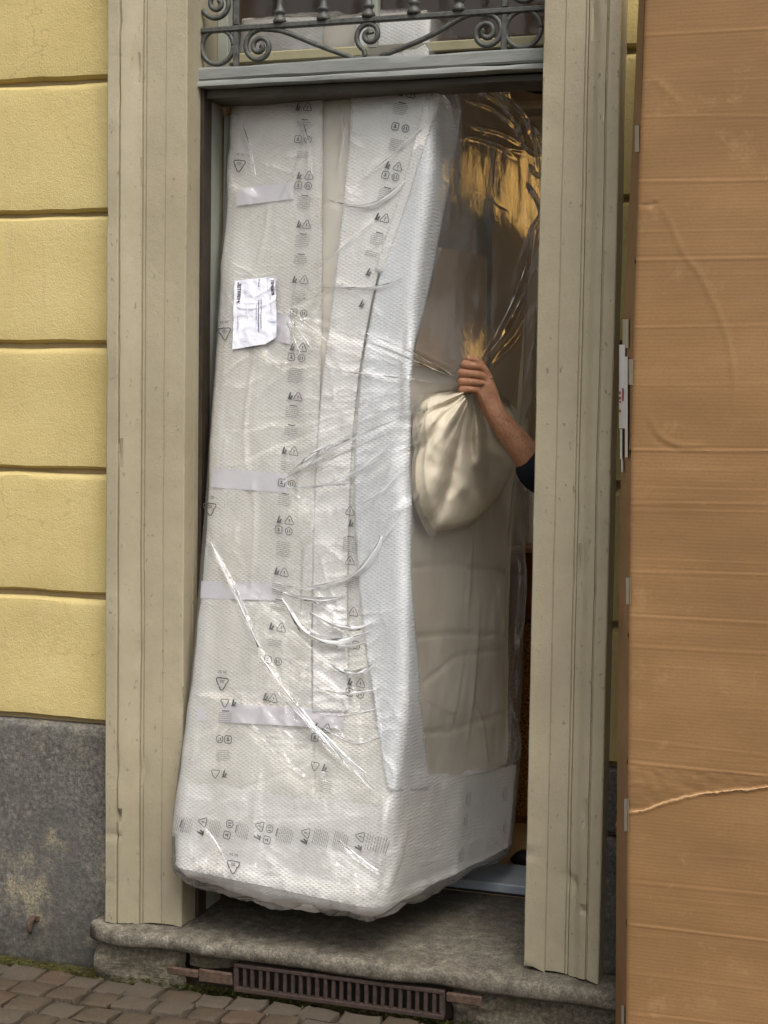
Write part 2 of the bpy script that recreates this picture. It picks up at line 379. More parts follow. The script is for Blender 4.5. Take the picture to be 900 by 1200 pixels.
# cheap smooth value noise on arrays
def vnoise(x, y, seed=0):
    r = np.random.default_rng(seed); T = r.random((64, 64))*2-1
    xi = np.floor(x).astype(int); yi = np.floor(y).astype(int); fx = x-xi; fy = y-yi
    fx = fx*fx*(3-2*fx); fy = fy*fy*(3-2*fy)
    g = lambda a, b: T[a % 64, b % 64]
    return (g(xi, yi)*(1-fx)+g(xi+1, yi)*fx)*(1-fy)+(g(xi, yi+1)*(1-fx)+g(xi+1, yi+1)*fx)*fy
def fbm(x, y, seed=0, oct=4):
    s = 0; a = 1.0
    for i in range(oct): s = s+a*vnoise(x*2**i, y*2**i, seed+i); a *= .5
    return s

# ================================================================== SETTING
street = box('street', (-40, -14, -.30), (40, .30, -.035), M_MOSS_S, kind='structure')
# cobbles: wall-aligned rows
def cobble_mesh(i):
    bm = bmesh.new(); n = 8; h = .5
    r = np.random.default_rng(50+i)
    g = np.array([-.5, -.475, -.42, -.15, .15, .42, .475, .5]); vs = []
    for a in g:
        row = []
        for b in g:
            e = max(abs(a), abs(b))*2; z = -.004*max(0, (e-.78)/.22)**2+.0020*r.standard_normal()*(e < .99)
            x, y = a, b
            cr = min(abs(a), abs(b))*2
            if e > .99: z = -.05; 
            k_ = 1-.06*max(0, e-.6)*(cr > .6)
            row.append(bm.verts.new((x*k_+.018*r.standard_normal()*(e > .93), y*k_+.018*r.standard_normal()*(e > .93), z)))
        vs.append(row)
    for p in range(n-1):
        for q in range(n-1): bm.faces.new([vs[p][q], vs[p+1][q], vs[p+1][q+1], vs[p][q+1]])
    me = bpy.data.meshes.new('cobble'); bmesh.ops.recalc_face_normals(bm, faces=bm.faces[:]); bm.to_mesh(me); bm.free()
    me.polygons.foreach_set('use_smooth', [True]*len(me.polygons)); me.set_sharp_from_angle(angle=R(50)); me.materials.append(M_COB[i % 4]); return me
cob_meshes = [cobble_mesh(i) for i in range(12)]
PITCH_C = .110
rest_V, rest_F, cnt = [], [], 0
for rI in range(60):
    y0 = -.075-rI*PITCH_C
    if y0 < -5.6: break
    xoff = random.uniform(-.02, .02)+(PITCH_C/2 if rI % 2 else 0)*.5
    x = -1.62 if rI < 11 else -4.0
    xend = 1.02 if rI < 11 else 4.0
    x += xoff
    if rI < 11:
        segs = []
    while x < xend:
        wdt = random.uniform(.100, .130); dep = random.uniform(.098, .106)
        cx = x+wdt/2+.006*math.sin(x*3+rI); cy = y0-PITCH_C/2+.010*math.sin(x*2.1)+random.uniform(-.004, .004)
        z = random.uniform(-.004, .003)-.008*(rI == 0)
        near = rI < 11
        if near and cnt < 300:
            gray = rI == 0
            me = cob_meshes[random.choice([2, 6, 10]) if gray and random.random() < .7 else random.randrange(12)]
            o = bpy.data.objects.new('cobble', me); COL.objects.link(o); o.parent = street
            o.location = (cx, cy, z); o.scale = (wdt-.002, dep+.003, 1); o.rotation_euler = (random.uniform(-.04, .04), random.uniform(-.04, .04), random.uniform(-.06, .06)+random.choice([0, math.pi])); cnt += 1
        else:
            b = len(rest_V)*0+sum(1 for _ in ()) if False else len(rest_V)
            a_, d_ = wdt/2-.004, dep/2-.002
            for (dx, dy, dz) in ((-1, -1, -.04), (1, -1, -.04), (1, 1, -.04), (-1, 1, -.04), (-.85, -.85, z), (.85, -.85, z), (.85, .85, z), (-.85, .85, z)):
                rest_V.append((cx+dx*a_, cy+dy*d_, dz))
            rest_F += [(b+4, b+5, b+6, b+7), (b, b+1, b+5, b+4), (b+1, b+2, b+6, b+5), (b+2, b+3, b+7, b+6), (b+3, b, b+4, b+7)]
        x += wdt
    if rI < 11:
        for xs, xe in ((-4.0, -1.66), (1.13, 4.0)):
            x = xs
            while x < xe:
                b = len(rest_V); wdt = .1; cx = x+.05; cy = y0-PITCH_C/2
                for (dx, dy, dz) in ((-1, -1, -.04), (1, -1, -.04), (1, 1, -.04), (-1, 1, -.04), (-.85, -.85, 0), (.85, -.85, 0), (.85, .85, 0), (-.85, .85, 0)):
                    rest_V.append((cx+dx*.045, cy+dy*.043, dz))
                rest_F += [(b+4, b+5, b+6, b+7), (b, b+1, b+5, b+4), (b+1, b+2, b+6, b+5), (b+2, b+3, b+7, b+6), (b+3, b, b+4, b+7)]
                x += wdt
link('cobbles', from_np('cobbles', rest_V, rest_F), M_COB[0], street, kind='stuff')
# moss tufts along joints and the wall foot
mv, mf = [], []
def tuft(x, y, z, r):
    for _ in range(7):
        a = random.uniform(0, 6.28); l = r*random.uniform(.5, 1.2); b = len(mv)
        dx, dy = math.cos(a), math.sin(a); h = r*random.uniform(.3, .9)
        mv.extend([(x-dy*r*.25, y+dx*r*.25, z), (x+dy*r*.25, y-dx*r*.25, z), (x+dx*l, y+dy*l, z+h)]); mf.append((b, b+1, b+2))
for i in range(900):
    x = random.uniform(-1.6, .95); y = -.02-abs(random.gauss(0, .022)); tuft(x, y, -.032+random.random()*.018, random.uniform(.004, .011))
for rI in range(10):
    for i in range(170):
        tuft(random.uniform(-1.6, .9), -.075-rI*PITCH_C+random.gauss(0, .006), -.032, random.uniform(.004, .010))
mo = link('moss', from_np('moss', mv, mf), M_MOSS, kind='stuff'); mo['label'] = 'low green moss growing in the cobble joints along the wall foot'; mo['category'] = 'moss'

# ---- building facade -------------------------------------------------
bld = thing('building', 'yellow plastered building front with horizontal grooves above a grey stone base', 'building', (-1.6, .06, 0))
WY = .06
XJL, XJR = -.55, .54             # inner faces of the jambs
XL, XR = XJL-.245, XJR+.225      # outer faces
wall_core = bmesh.new()
for lo, hi in (((-9, WY+.03, -.05), (XL+.05, .30, 7)), ((XR-.05, WY+.03, -.05), (9, .30, 7)), ((XL+.05, WY+.03, 3.62), (XR-.05, .30, 7))): add_box(wall_core, lo, hi)
bm_obj('wall_core', wall_core, M_MORT, bld)
gz = [at(130, y, WY)[2] for y in (91, 250, 405, 553, 701, 850)]
gz = [np.mean([a, at(x, y, WY)[2]]) for a, (x, y) in zip(gz, ((737, 58), (730, 232), (723, 405), (722, 571), (718, 733), (715, 897)))]
levels = [7.0, gz[0]+1.2, gz[0]+.8, gz[0]+.4]+list(gz)
def course(x0, x1, z0, z1, seed):
    # rough slab, chamfered at top and bottom, joints about 16 mm
    gp = .009
    zs = np.r_[z0+gp-.003, z0+gp, z0+gp+.007, np.linspace(z0+.03, z1-.03, 9), z1-gp-.010, z1-gp, z1-gp+.002]
    ys = np.r_[.034, .012, .001, np.zeros(9), .002, .014, .034]
    xs = np.linspace(x0, x1, max(3, int((x1-x0)/.05)))
    X, Z = np.meshgrid(xs, zs); Yv = np.repeat(ys[:, None], len(xs), 1)
    edge = (np.abs(Yv) > .0005)
    wob = .0035*fbm(X*5, Z*4, seed); dz = np.where(edge, .004*fbm(X*9, np.full_like(X, seed*1.7), seed+9), 0)
    P = np.stack([X, WY+Yv+wob, Z+dz], -1)
    return grid('plaster_course', P, M_YEL, bld, smooth=True, sharp=40)
for i in range(len(levels)-1):
    course(-5.0, XL+.02, levels[i+1], levels[i], 11+i); course(XR-.02, 5.0, levels[i+1], levels[i], 31+i)
zp = gz[-1]
def stone(x0, x1, z0, z1, seed, yoff=0.0, nm='plinth_stone', round_r=.012, mat=M_GRA, parent=bld, yback=.06):
    xs = np.r_[x0, x0+round_r*.3, x0+round_r, np.linspace(x0+.04, x1-.04, max(4, int((x1-x0)/.04))), x1-round_r, x1-round_r*.3, x1]
    zs = np.r_[z0, z0+round_r*.3, z0+round_r, np.linspace(z0+.04, z1-.04, max(4, int((z1-z0)/.04))), z1-round_r, z1-round_r*.3, z1]
    X, Z = np.meshgrid(xs, zs)
    d = np.minimum(np.minimum(X-x0, x1-X), np.minimum(Z-z0, z1-Z))
    y = np.where(d < 1e-6, yback, np.where(d < round_r*.5, round_r*.5, 0))
    P = np.stack([X+.002*fbm(Z*6, X*3, seed), WY+yoff+y+.005*fbm(X*4, Z*4, seed), Z], -1)
    return grid(nm, P, mat, parent)
xs_ = at(100, 1100, WY)[0]
stone(-5, XL+.03, -.06, zp-.004, 3, -.012, round_r=.02)
stone(XR-.03, 5, .145, at(711, 980, WY)[2], 5, -.012)
stone(XR-.03, 5, at(711, 978, WY)[2]+.002, zp-.004, 6, -.006)

# ---- beige door surround ----------------------------------------------
sur = thing('door_surround', 'beige painted stone door surround with moulded vertical jambs', 'door surround', (0, .06, .15))
prof = [(0, .095), (0, .03), (0, .004), (.003, 0), (.030, 0), (.061, 0), (.062, .0025), (.064, .0025), (.065, -.001), (.095, -.002), (.119, -.002), (.120, .002), (.122, .002), (.123, -.003), (.128, -.003), (.129, .001), (.131, .001), (.132, -.007),
        (.137, -.009), (.143, -.011), (.150, -.015), (.157, -.021), (.165, -.028), (.174, -.033), (.184, -.036), (.185, -.029), (.189, -.029), (.190, -.037), (.193, -.040), (.222, -.041), (.225, -.038), (.225, .0), (.225, .075)]
def jamb(side, x_in, wid, zb, seed):
    pr = np.array(prof); o = pr[:, 0]*wid/.225; yy = pr[:, 1]
    zs = np.r_[zb, zb+.004, np.linspace(zb+.012, zb+.38, 34), np.arange(zb+.4, 3.7, .045)]
    O, Z = np.meshgrid(o, zs); YY = np.repeat(yy[None], len(zs), 0)
    chip = np.maximum(0, fbm(Z*14, O*40+seed, seed, 3)-.75)*.02
    X = x_in+side*O+.0014*fbm(Z*3, O*6, seed); Y = YY+.0009*fbm(Z*6, O*16, seed+3)+chip*(YY < .002)
    # ragged, broken foot
    foot = .014*fbm(O*60, O*0+seed, seed+5)+.010+.03*(.12-O)*side
    Z2 = np.where(Z < zb+.4, Z+np.maximum(foot, -.01)*np.clip(1-(Z-zb)/.4, 0, 1)*0.6, Z)
    P = np.stack([X, Y, Z2], -1)
    if side > 0: P = P[:, ::-1]
    return grid('jamb', P, M_BEI, sur, sharp=22)
jamb(-1, XJL, .245, .150, 1); jamb(1, XJR, .225, .150, 2)
jl = bmesh.new()
add_box(jl, (XL+.02, .07, .15), (XJL+.0, .30, 3.7)); add_box(jl, (XJR-.0, .07, .15), (XR-.02, .30, 3.7))
bm_obj('reveal_masonry', jl, M_BEI, sur)

# ---- stone doorstep --------------------------------------------------
stp = thing('doorstep', 'worn grey stone doorstep with rounded front edge under the doorway', 'step', (0, -.05, 0))
x0 = onfloor(99, 1085, .152)[0]; x1 = 1.6
n_ = 60; xs = np.linspace(x0, x1, n_)
pf = [(.655, .030), (.655, .152), (.2, .152), (.06, .152), (-.03, .1515), (-.074, .150), (-.086, .145), (-.091, .134), (-.090, .110), (-.076, .099), (-.02, .097), (.06, .095)]
P = np.zeros((len(pf), n_, 3))
for i, (y, z) in enumerate(pf):
    nz = .0045*fbm(xs*7, np.full(n_, i*.3), 4)*(0 if i < 2 else 1)
    P[i, :, 0] = xs; P[i, :, 1] = y+nz*1.2+(.0 if y > -.03 else .004*np.sin(xs*4)); P[i, :, 2] = z+nz*.6
P[:, 0, 0] += 0; P[4:11, 0, 1] += .03; P[4:11, 1, 1] += .008
sl_ = grid('step_slab', P, M_STEP, stp)
bm = bmesh.new(); bm.from_mesh(sl_.data)
bmesh.ops.holes_fill(bm, edges=[e for e in bm.edges if e.is_boundary], sides=0); bm.to_mesh(sl_.data); bm.free()
gxl, gxr = onfloor(272, 1165, 0)[0], onfloor(525, 1190, 0)[0]
xe = onfloor(190, 1135, .05)[0]
def riser(xa, xb, za, zb, seed, y0=-.045, lay=.02):
    xs = np.linspace(xa, xb, max(6, int((xb-xa)/.015))); zs = np.linspace(za, zb, 12); X, Z = np.meshgrid(xs, zs)
    t = (Z-za)/(zb-za)
    Y = y0+.014*fbm(X*9, Z*30, seed)+lay*np.abs(np.sin(t*5+fbm(X*6, Z*2, seed+2)))*.5
    e = np.minimum(X-xa, xb-X); Y = Y+np.where(e < .008, .03, 0)
    Y[0] += .0; Y[-1] += .03
    return grid('riser_stone', np.stack([X, Y, Z], -1), M_RISE, stp)
riser(onfloor(101, 1120, .05)[0], xe+.04, -.05, .094, 1); riser(xe+.045, gxl-.03, .045, .096, 2, -.02)
riser(gxr+.0, 1.6, -.05, .096, 3, -.03, .03)
box('riser_back', (x0+.03, .03, -.05), (1.6, .35, .092), M_DKWOOD, stp)

# ---- rusty drain grate -----------------------------------------------
gy = -.075
grt = thing('drain_grate', 'rusty iron vent grate with vertical bars set under the doorstep', 'vent grate', ((gxl+gxr)/2, gy, 0))
gz0, gz1 = .004, .090
box('frame_rail', (gxl, gy-.008, gz0), (gxr, gy+.012, gz0+.014), M_RUST, grt, .002)
box('frame_rail', (gxl, gy-.006, gz1-.011), (gxr, gy+.012, gz1), M_RUST, grt, .002)
nb = 26
for i in range(nb):
    x = gxl+.006+(gxr-gxl-.012)*i/(nb-1)+random.uniform(-.0015, .0015)
    ww = .0055 if i not in (0, nb-1) else .008
    box('bar', (x-ww, gy-.004, gz0+.012), (x+ww, gy+.009, gz1-.010), M_RUST, grt, .002, jitter=.0008)
def strap(p, q, y, nm='flat_iron'):
    a = at(*p, y); b = at(*q, y); return box(nm, (a[0], y-.006, b[2]), (b[0], y+.006, a[2]), M_RUST2, grt, .003, jitter=.002)
strap((196, 1132), (232, 1146), -.085); strap((233, 1135), (272, 1155), -.080); strap((524, 1163), (565, 1179), -.080)
bmz = bmesh.new(); add_box(bmz, (gxl+.0, gy+.09, -.03), (gxr, gy+.10, .092)); bm_obj('back_plate', bmz, M_DKWOOD, grt)

# ---- iron hook in the plinth ------------------------------------------
hp = at(41, 1076, .045)
hook = thing('iron_hook', 'small rusty iron hook fixed in the grey stone base', 'hook', tuple(hp))
tube('stem', [hp+[0, .03, 0], hp+[0, -.02, .002], hp+[0, -.032, -.004], hp+[0, -.034, -.03], hp+[-.001, -.026, -.042]], [.009, .009, .010, .009, .005], M_RUST2, hook)
box('wall_plate', tuple(hp+[-.016, -.004, -.010]), tuple(hp+[.016, .012, .008]), M_RUST2, hook, .003)

# ---- door frame, transom beam, transom window -------------------------
fr = thing('door_frame', 'grey painted timber door frame with thick transom beam across the doorway', 'door frame', (0, .15, .15))
zb_ = at(234, 104, .10)[2]; zt_ = at(234, 80, .10)[2]
def beam(name, y0, y1, z0, z1, mat, parent, bev=.004, x0=XJL-.004, x1=XJR+.004, seed=0):
    xs = np.linspace(x0, x1, 46)
    pf = [(y1, z0), (y0+bev, z0), (y0, z0+bev), (y0, (z0+z1)/2), (y0, z1-bev), (y0+bev, z1), (y1, z1)]
    P = np.zeros((len(pf), 46, 3))
    for i, (y, z) in enumerate(pf):
        P[i, :, 0] = xs; P[i, :, 1] = y+.0018*fbm(xs*6, np.full(46, i*.8+seed), seed+2); P[i, :, 2] = z+.0022*fbm(xs*5, np.full(46, i*.5+seed), seed+7)
    return grid(name, P, mat, parent, sharp=28)
beam('transom_beam', .085, .22, zb_+.020, zt_, M_GWOOD, fr, .006, seed=1)
beam('beam_moulding', .078, .20, zb_, zb_+.017, M_GWOOD, fr, .003, seed=5)
beam('beam_soffit', .12, .26, zb_-.024, zb_-.001, M_SOFF, fr, .003, seed=9)
for (xa, xb, ya, yb, m_) in ((XJL, XJL+.012, .10, .16, M_DKWOOD), (XJL-.001, XJL+.004, .16, .24, M_GGREEN)):
    box('post', (xa, ya, .155), (xb, yb, zb_-.002), m_, fr, .001)
box('post', (XJR-.03, .16, .155), (XJR, .24, zb_-.042), M_GGREEN, fr, .002)
# transom window behind the grille
tw = thing('transom_window', 'glazed transom window with cream bottom rail behind the iron grille', 'window', (0, .26, zt_))
s0 = at(250, 76, .24)[2]; s1 = at(250, 64, .24)[2]
box('sash', (XJL+.01, .24, s0), (XJR-.005, .28, s1), M_SILL, tw, .004, label='cream bottom rail')
box('sash', (XJL, .225, zt_-.03), (XJL+.035, .265, 3.7), M_GGREEN, tw, .003)
mx_ = at(437, 0, .24)[0]
box('mullion', (mx_-.016, .238, s1-.01), (mx_+.016, .272, 3.7), M_GGREEN, tw, .003)
box('lower_panel', (XJL+.004, .29, zt_-.06), (XJR, .30, s0+.01), M_DKWOOD, tw)
for a, b in ((XJL+.036, mx_-.017), (mx_+.017, XJR-.003)):
    box('pane', (a, .262, s1-.004), (b, .266, 3.69), M_GLASS, tw)

# ---- iron grille ------------------------------------------------------
GY = .105
gr = thing('transom_grille', 'wrought iron grille with scrolls, rings and balusters over the transom', 'grille', (0, GY, zt_))
def gp(px, py): return at(px, py, GY)
zr = gp(233, 34)[2]; zr2 = gp(636, 12)[2]; zr = (zr+zr2)/2
box('rail', (XJL, GY-.011, zr-.009), (XJR, GY+.011, zr+.007), M_IRON, gr, .003)
for px in (277, 591):
    x = gp(px, 40)[0]
    box('upright', (x-.009, GY-.008, zt_-.003), (x+.009, GY+.008, zr-.010), M_IRON, gr, .003)
    box('upright', (x-.009, GY-.008, zr+.008), (x+.009, GY+.008, 3.7), M_IRON, gr, .003)
def ring(px, py, rr):
    c = gp(px, py); r_ = rr*4.4/1800; a = np.linspace(0, 2*np.pi, 41)
    tube('ring', np.stack([c[0]+r_*np.cos(a), np.full(41, GY), c[2]+r_*np.sin(a)], -1), .0075, M_IRON, gr, 8)
ring(255, 55, 21.5); ring(613, 34, 21.5); 
def scroll(cx, cy, R0, a0, turns, tail=None, sgn=1, top=False):
    c = gp(cx, cy); k_ = 4.4/1800
    n = 64; t = np.linspace(0, 1, n); a = R(a0)+sgn*t*turns*2*np.pi
    r_ = R0*k_*(1-.86*t**.8)
    # centre of the spiral drifts to one side as it winds in
    pts = np.stack([c[0]+r_*np.cos(a), np.full(n, GY), c[2]+r_*np.sin(a)], -1)
    if tail: pts = np.vstack([smooth_poly([gp(*p) for p in tail]+[pts[0]], 22)[:-1], pts])
    rad = np.r_[np.full(len(pts)-10, .008), np.linspace(.008, .0105, 10)]
    tube('scroll', pts, rad, M_IRON, gr, 8)
# left C-scroll with its long tail, right one mirrored, centre pair
scroll(304, 55, 22, 80, 1.9, [(416, 69), (370, 52), (332, 37)], 1)
scroll(570, 38, 22, 100, 1.9, [(446, 66), (500, 44), (545, 19)], -1)
scroll(433, 41, 19, 250, 1.6, [(428, 66)], -1)
tube('stay', smooth_poly([gp(415, 68), gp(430, 70), gp(450, 66)], 12), .0075, M_IRON, gr)
scroll(255, 4, 21, 200, 1.7, None, 1); scroll(613, -17, 21, -20, 1.7, None, -1)
for px, py in ((328, 24), (379, 20), (432, 16), (485, 12), (538, 9)):
    c = gp(px, py)
    lathe('baluster', [(.0, 0), (.020, 0), (.021, .008), (.017, .016), (.013, .020), (.012, .026), (.017, .030), (.0175, .036), (.011, .042), (.008, .060), (.0095, .12), (.011, .2), (.009, .32), (.007, .40), (0, .40)],
          (c[0], GY, zr+.006), M_IRON, gr)
# ---- open door leaf on the left ----------------------------------------
lf = thing('door_leaf', 'grey green door leaf folded open against the left side of the doorway', 'door', (XJL+.01, .26, .2))
lx = XJL+.006
for nm, a, b in (('stile', (lx, .262, .21), (lx+.045, .335, zb_-.05)), ('stile', (lx, .72, .21), (lx+.045, .80, zb_-.05)),
                 ('top_rail', (lx+.001, .336, 2.60), (lx+.044, .719, zb_-.052)), ('middle_rail', (lx+.001, .336, 1.1), (lx+.044, .719, 1.26)), ('bottom_rail', (lx+.001, .336, .21), (lx+.044, .719, .45)),
                 ('panel', (lx+.004, .337, .451), (lx+.016, .718, 1.099)), ('panel', (lx+.004, .337, 1.261), (lx+.016, .718, 2.599))):
    box(nm, a, b, M_GGREEN if nm != 'panel' else M_DKWOOD, lf, .004 if nm != 'panel' else 0)

# ---- hallway behind the door -------------------------------------------
hf = box('hall_floor', (-1.6, .66, .02), (2.2, 3.36, .155), M_WFLOOR, kind='structure')
def wallbox(nm, lo, hi, m): return box(nm, lo, hi, m, kind='structure')
wallbox('hall_back_wall', (-1.6, 3.2, .156), (2.2, 3.35, 3.9), M_CREAM)
wallbox('hall_side_wall', (-1.75, .31, .156), (-1.6, 3.35, 3.9), M_TANWALL)
for lo, hi in (((2.2, .31, .156), (2.35, .60, 3.9)), ((2.2, .60, 2.30), (2.35, 2.0, 3.9)), ((2.2, 2.0, 3.80), (2.35, 3.1, 3.9)), ((2.2, 3.1, .156), (2.35, 3.35, 3.9))): wallbox('hall_side_wall', lo, hi, M_CREAM)  # side openings added out of view to let daylight onto the sofa
box('bounce_ground', (2.36, .31, .0), (30, 30, .10), M_BOUNCE, kind='structure')  # unseen pale ground added outside the openings to bounce daylight inside
wallbox('hall_ceiling', (-1.75, .31, 3.901), (2.35, 3.35, 4.0), M_TANWALL)
zm = at(615, 123, 3.18)[2]
bmm = bmesh.new(); add_box(bmm, (-1.59, 3.15, zm-.022), (2.19, 3.199, zm+.022), .012); add_box(bmm, (-1.59, 3.175, zm-.07), (2.19, 3.198, zm-.05), .006)
bm_obj('hall_wall_moulding', bmm, M_CREAM, kind='structure')
fpl = thing('floor_plate', 'grey metal floor plate across the back of the threshold', 'floor plate', (.3, .74, .155))
box('plate', (-.50, .662, .1565), (.60, .90, .190), M_ALU, fpl, .004)
box('black_edge', (-.50, .656, .1545), (.60, .660, .162), M_CABLE, fpl)  # thin black strip below the plate's front edge
cp = [at(585, 92, 3.0), at(600, 96, 3.0), at(612, 104, 3.0), at(622, 107, 3.0), at(640, 108, 3.0), at(700, 100, 3.0)]
cb_ = link('black_cable', from_np('c', tube_arrays(smooth_poly(cp, 30), .007).reshape(-1, 3), gridfaces(30, 8, True)), M_CABLE, smooth=True)
cb_['label'] = 'thin black cable hanging in front of the cream hall wall at top right'; cb_['category'] = 'cable'
cy_ = 1.55
cab = thing('wooden_cabinet', 'brown wooden cabinet with speckled lower panel standing inside the hall', 'cabinet', (.45, cy_, .16))
zc1 = at(613, 647, cy_)[2]; zc2 = at(613, 726, cy_)[2]; zc0 = at(610, 968, cy_)[2]
box('cabinet_top', (-.05, cy_-.03, zc1), (.95, cy_+.4, zc1+.02), M_WFLOOR, cab, .003)
box('cabinet_carcass', (-.04, cy_+.012, .157), (.94, cy_+.39, zc1-.001), M_BROWNW, cab)
box('upper_panel', (-.04, cy_, zc2), (.94, cy_+.011, zc1-.004), M_BROWNW, cab, .002)
box('lower_panel', (-.04, cy_-.004, max(zc0, .19)), (.94, cy_+.011, zc2-.012), M_CORK, cab, .002)
pale_it = lathe('pale_item', [(0, 0), (.05, 0), (.055, .02), (.05, .2), (.04, .3), (.035, .38), (0, .38)], (at(617, 640, cy_+.15)[0], cy_+.15, zc1+.021), M_WPAPER)  # simple stand-in for an unidentified grey-white shape
pale_it['label'] = 'pale bottle standing on the wooden cabinet beside the jamb'; pale_it['category'] = 'item'
lamp = thing('spot_lamp', 'amber lit spot lamp hung from the hall ceiling shining on the bagged sofa top', 'lamp', (1.56, 2.93, 2.95))
ltp = np.array([1.42, 3.05, 2.98]); aim = np.array([.30, 1.05, 2.55])-ltp; aim /= np.linalg.norm(aim)
can = [ltp-aim*.16, ltp-aim*.155, ltp-aim*.05, ltp+aim*.03]
tube('lamp_can', can, [.05, .11, .18, .20], M_CABLE, lamp, 16)
tube('bracket', [ltp-aim*.15, ltp+[.08, .1, .2], ltp+[.08, .1, .95]], .012, M_CABLE, lamp)
a_ = np.linspace(0, 2*np.pi, 20, endpoint=False); e1 = np.cross(aim, [0, 0, 1.0]); e1 /= np.linalg.norm(e1); e2 = np.cross(aim, e1)
bm = bmesh.new(); bm.faces.new([bm.verts.new(tuple(ltp+aim*.034+0.19*(math.cos(t)*e1+math.sin(t)*e2))) for t in a_]); bm_obj('lens', bm, M_GLOW, lamp)
ll = bpy.data.lights.new('lamp_light', 'SPOT'); ll.energy = 5.5; ll.color = (1.0, .56, .15); ll.shadow_soft_size = .20; ll.spot_size = R(46); ll.spot_blend = .6
lo_ = bpy.data.objects.new('lamp_light', ll); COL.objects.link(lo_); lo_.parent = lamp; lo_.location = tuple(aim*.06)
lo_.rotation_euler = Vector(-aim).to_track_quat('Z', 'Y').to_euler()

# ================================================================== WRAPPED SOFA
A_px = [(30, 279), (112, 269), (190, 264), (430, 250), (590, 239), (780, 224), (880, 212), (930, 202), (975, 194), (1028, 190)]
B_px = [(18, 505), (105, 507), (215, 502), (320, 488), (430, 476), (560, 473), (700, 475), (830, 474), (920, 461), (1040, 448), (1080, 441)]
C_px = [(165, 636), (300, 634), (440, 624), (540, 616), (600, 613), (750, 610), (930, 604), (1003, 601)]
def lerp(pts, y): p = np.array(pts, float); return np.interp(y, p[:, 0], p[:, 1])
NV = 241
vv = np.linspace(-.06, 1.06, NV)
def smooth1(a, k=9):
    ker = np.ones(k)/k; ap = np.r_[2*a[0]-a[k//2:0:-1], a, 2*a[-1]-a[-2:-k//2-1:-1]]; return np.convolve(ap, ker, 'valid')
def curve(pxs, y0, y1, Y0, Y1):
    y = y0+(y1-y0)*vv; x = smooth1(lerp(pxs, y)); Yd = Y0+(Y1-Y0)*vv
    return np.array([at(a, b, c_) for a, b, c_ in zip(x, y, Yd)])
CA = curve(A_px, 1008, 30, -.085, .30); CB = curve(B_px, 1061, 18, -.115, .26); CC = curve(C_px, 984, 165, .80, 1.12)
CD = CA+(CC-CB)
RF = [.075, .075, .05, .05, .075]     # corner fraction before/after per segment: left .68 m, right 1.07 m
def Cv(K, v):
    f = (np.clip(v, -.06, 1.06)+.06)/1.12*(NV-1); i = np.clip(f.astype(int), 0, NV-2); u = (f-i)[..., None]
    return K[i]*(1-u)+K[i+1]*u
def Sf(s, v):
    """point on the package: s 0 left edge, 1 near corner, 2 right edge, 3 far corner; v 0 bottom, 1 top"""
    s = np.asarray(s, float) % 4.0; v = np.asarray(v, float)
    Q = [Cv(K, v) for K in (CA, CB, CC, CD)]
    frac = (.040, .026, .075, .05)
    seg = np.floor(s).astype(int) % 4; t = s-np.floor(s)
    out = np.zeros(s.shape+(3,))
    for k_ in range(4):
        P0, P1 = Q[k_], Q[(k_+1) % 4]; Pp = Q[(k_-1) % 4]; Pn = Q[(k_+2) % 4]
        gr = (1+2.0*np.clip((.13-v)/.13, 0, 1)**1.3)[..., None]; fk, fp, fn = frac[k_]*gr, frac[(k_-1) % 4]*gr, frac[(k_+1) % 4]*gr
        m = seg == k_; tt = t[..., None]
        lin = P0+(P1-P0)*tt
        # start corner (second half of its bezier) and end corner (first half)
        u = .5+tt/(2*fk); a = P0+(Pp-P0)*fp; b = P0+(P1-P0)*fk
        bs = (1-u)**2*a+2*u*(1-u)*P0+u*u*b
        u = (tt-(1-fk))/(2*fk); a2 = P1+(P0-P1)*fk; b2 = P1+(Pn-P1)*fn
        be = (1-u)**2*a2+2*u*(1-u)*P1+u*u*b2
        r_ = np.where(tt < fk, bs, np.where(tt > 1-fk, be, lin))
        out = np.where(m[..., None], r_, out)
    return out
def Nf(s, v, e=.004):
    ds = Sf(s+e, v)-Sf(s-e, v); dv = Sf(s, v+e)-Sf(s, v-e)
    n = np.cross(ds, dv); return n/(np.linalg.norm(n, axis=-1)[..., None]+1e-12)
def sv(px, py, lo=0.0, hi=2.0):
    """inverse of the projection on the two visible faces"""
    px = np.atleast_1d(np.asarray(px, float)); py = np.atleast_1d(np.asarray(py, float)); out = []
    for x, y in zip(px, py):
        xa, xb, xc = lerp(A_px, y), lerp(B_px, y), lerp(C_px, y)
        s = (x-xa)/(xb-xa) if x < xb else 1+(x-xb)/(xc-xb); v = (1050-y)/1020
        for _ in range(14):
            p = np.array(proj(Sf(np.array(s), np.array(v)))); e = p-[x, y]
            if abs(e).max() < .05: break
            J = np.array([(np.array(proj(Sf(np.array(s+.003), np.array(v))))-p)/.003, (np.array(proj(Sf(np.array(s), np.array(v+.003))))-p)/.003]).T
            d = np.linalg.lstsq(J, e, rcond=None)[0]; d = np.clip(d, -.15, .15)
            s = float(np.clip(s-d[0], lo, hi)); v = float(np.clip(v-d[1], -.05, 1.05))
        out.append((s, v))
    return np.array(out)
base = CB[13]*.5+CC[13]*.5
sofa = thing('wrapped_sofa', 'tall upended sofa wrapped in printed foam sheets and clear plastic, tilted in the doorway', 'sofa', (float(base[0]), float(base[1]), .155))
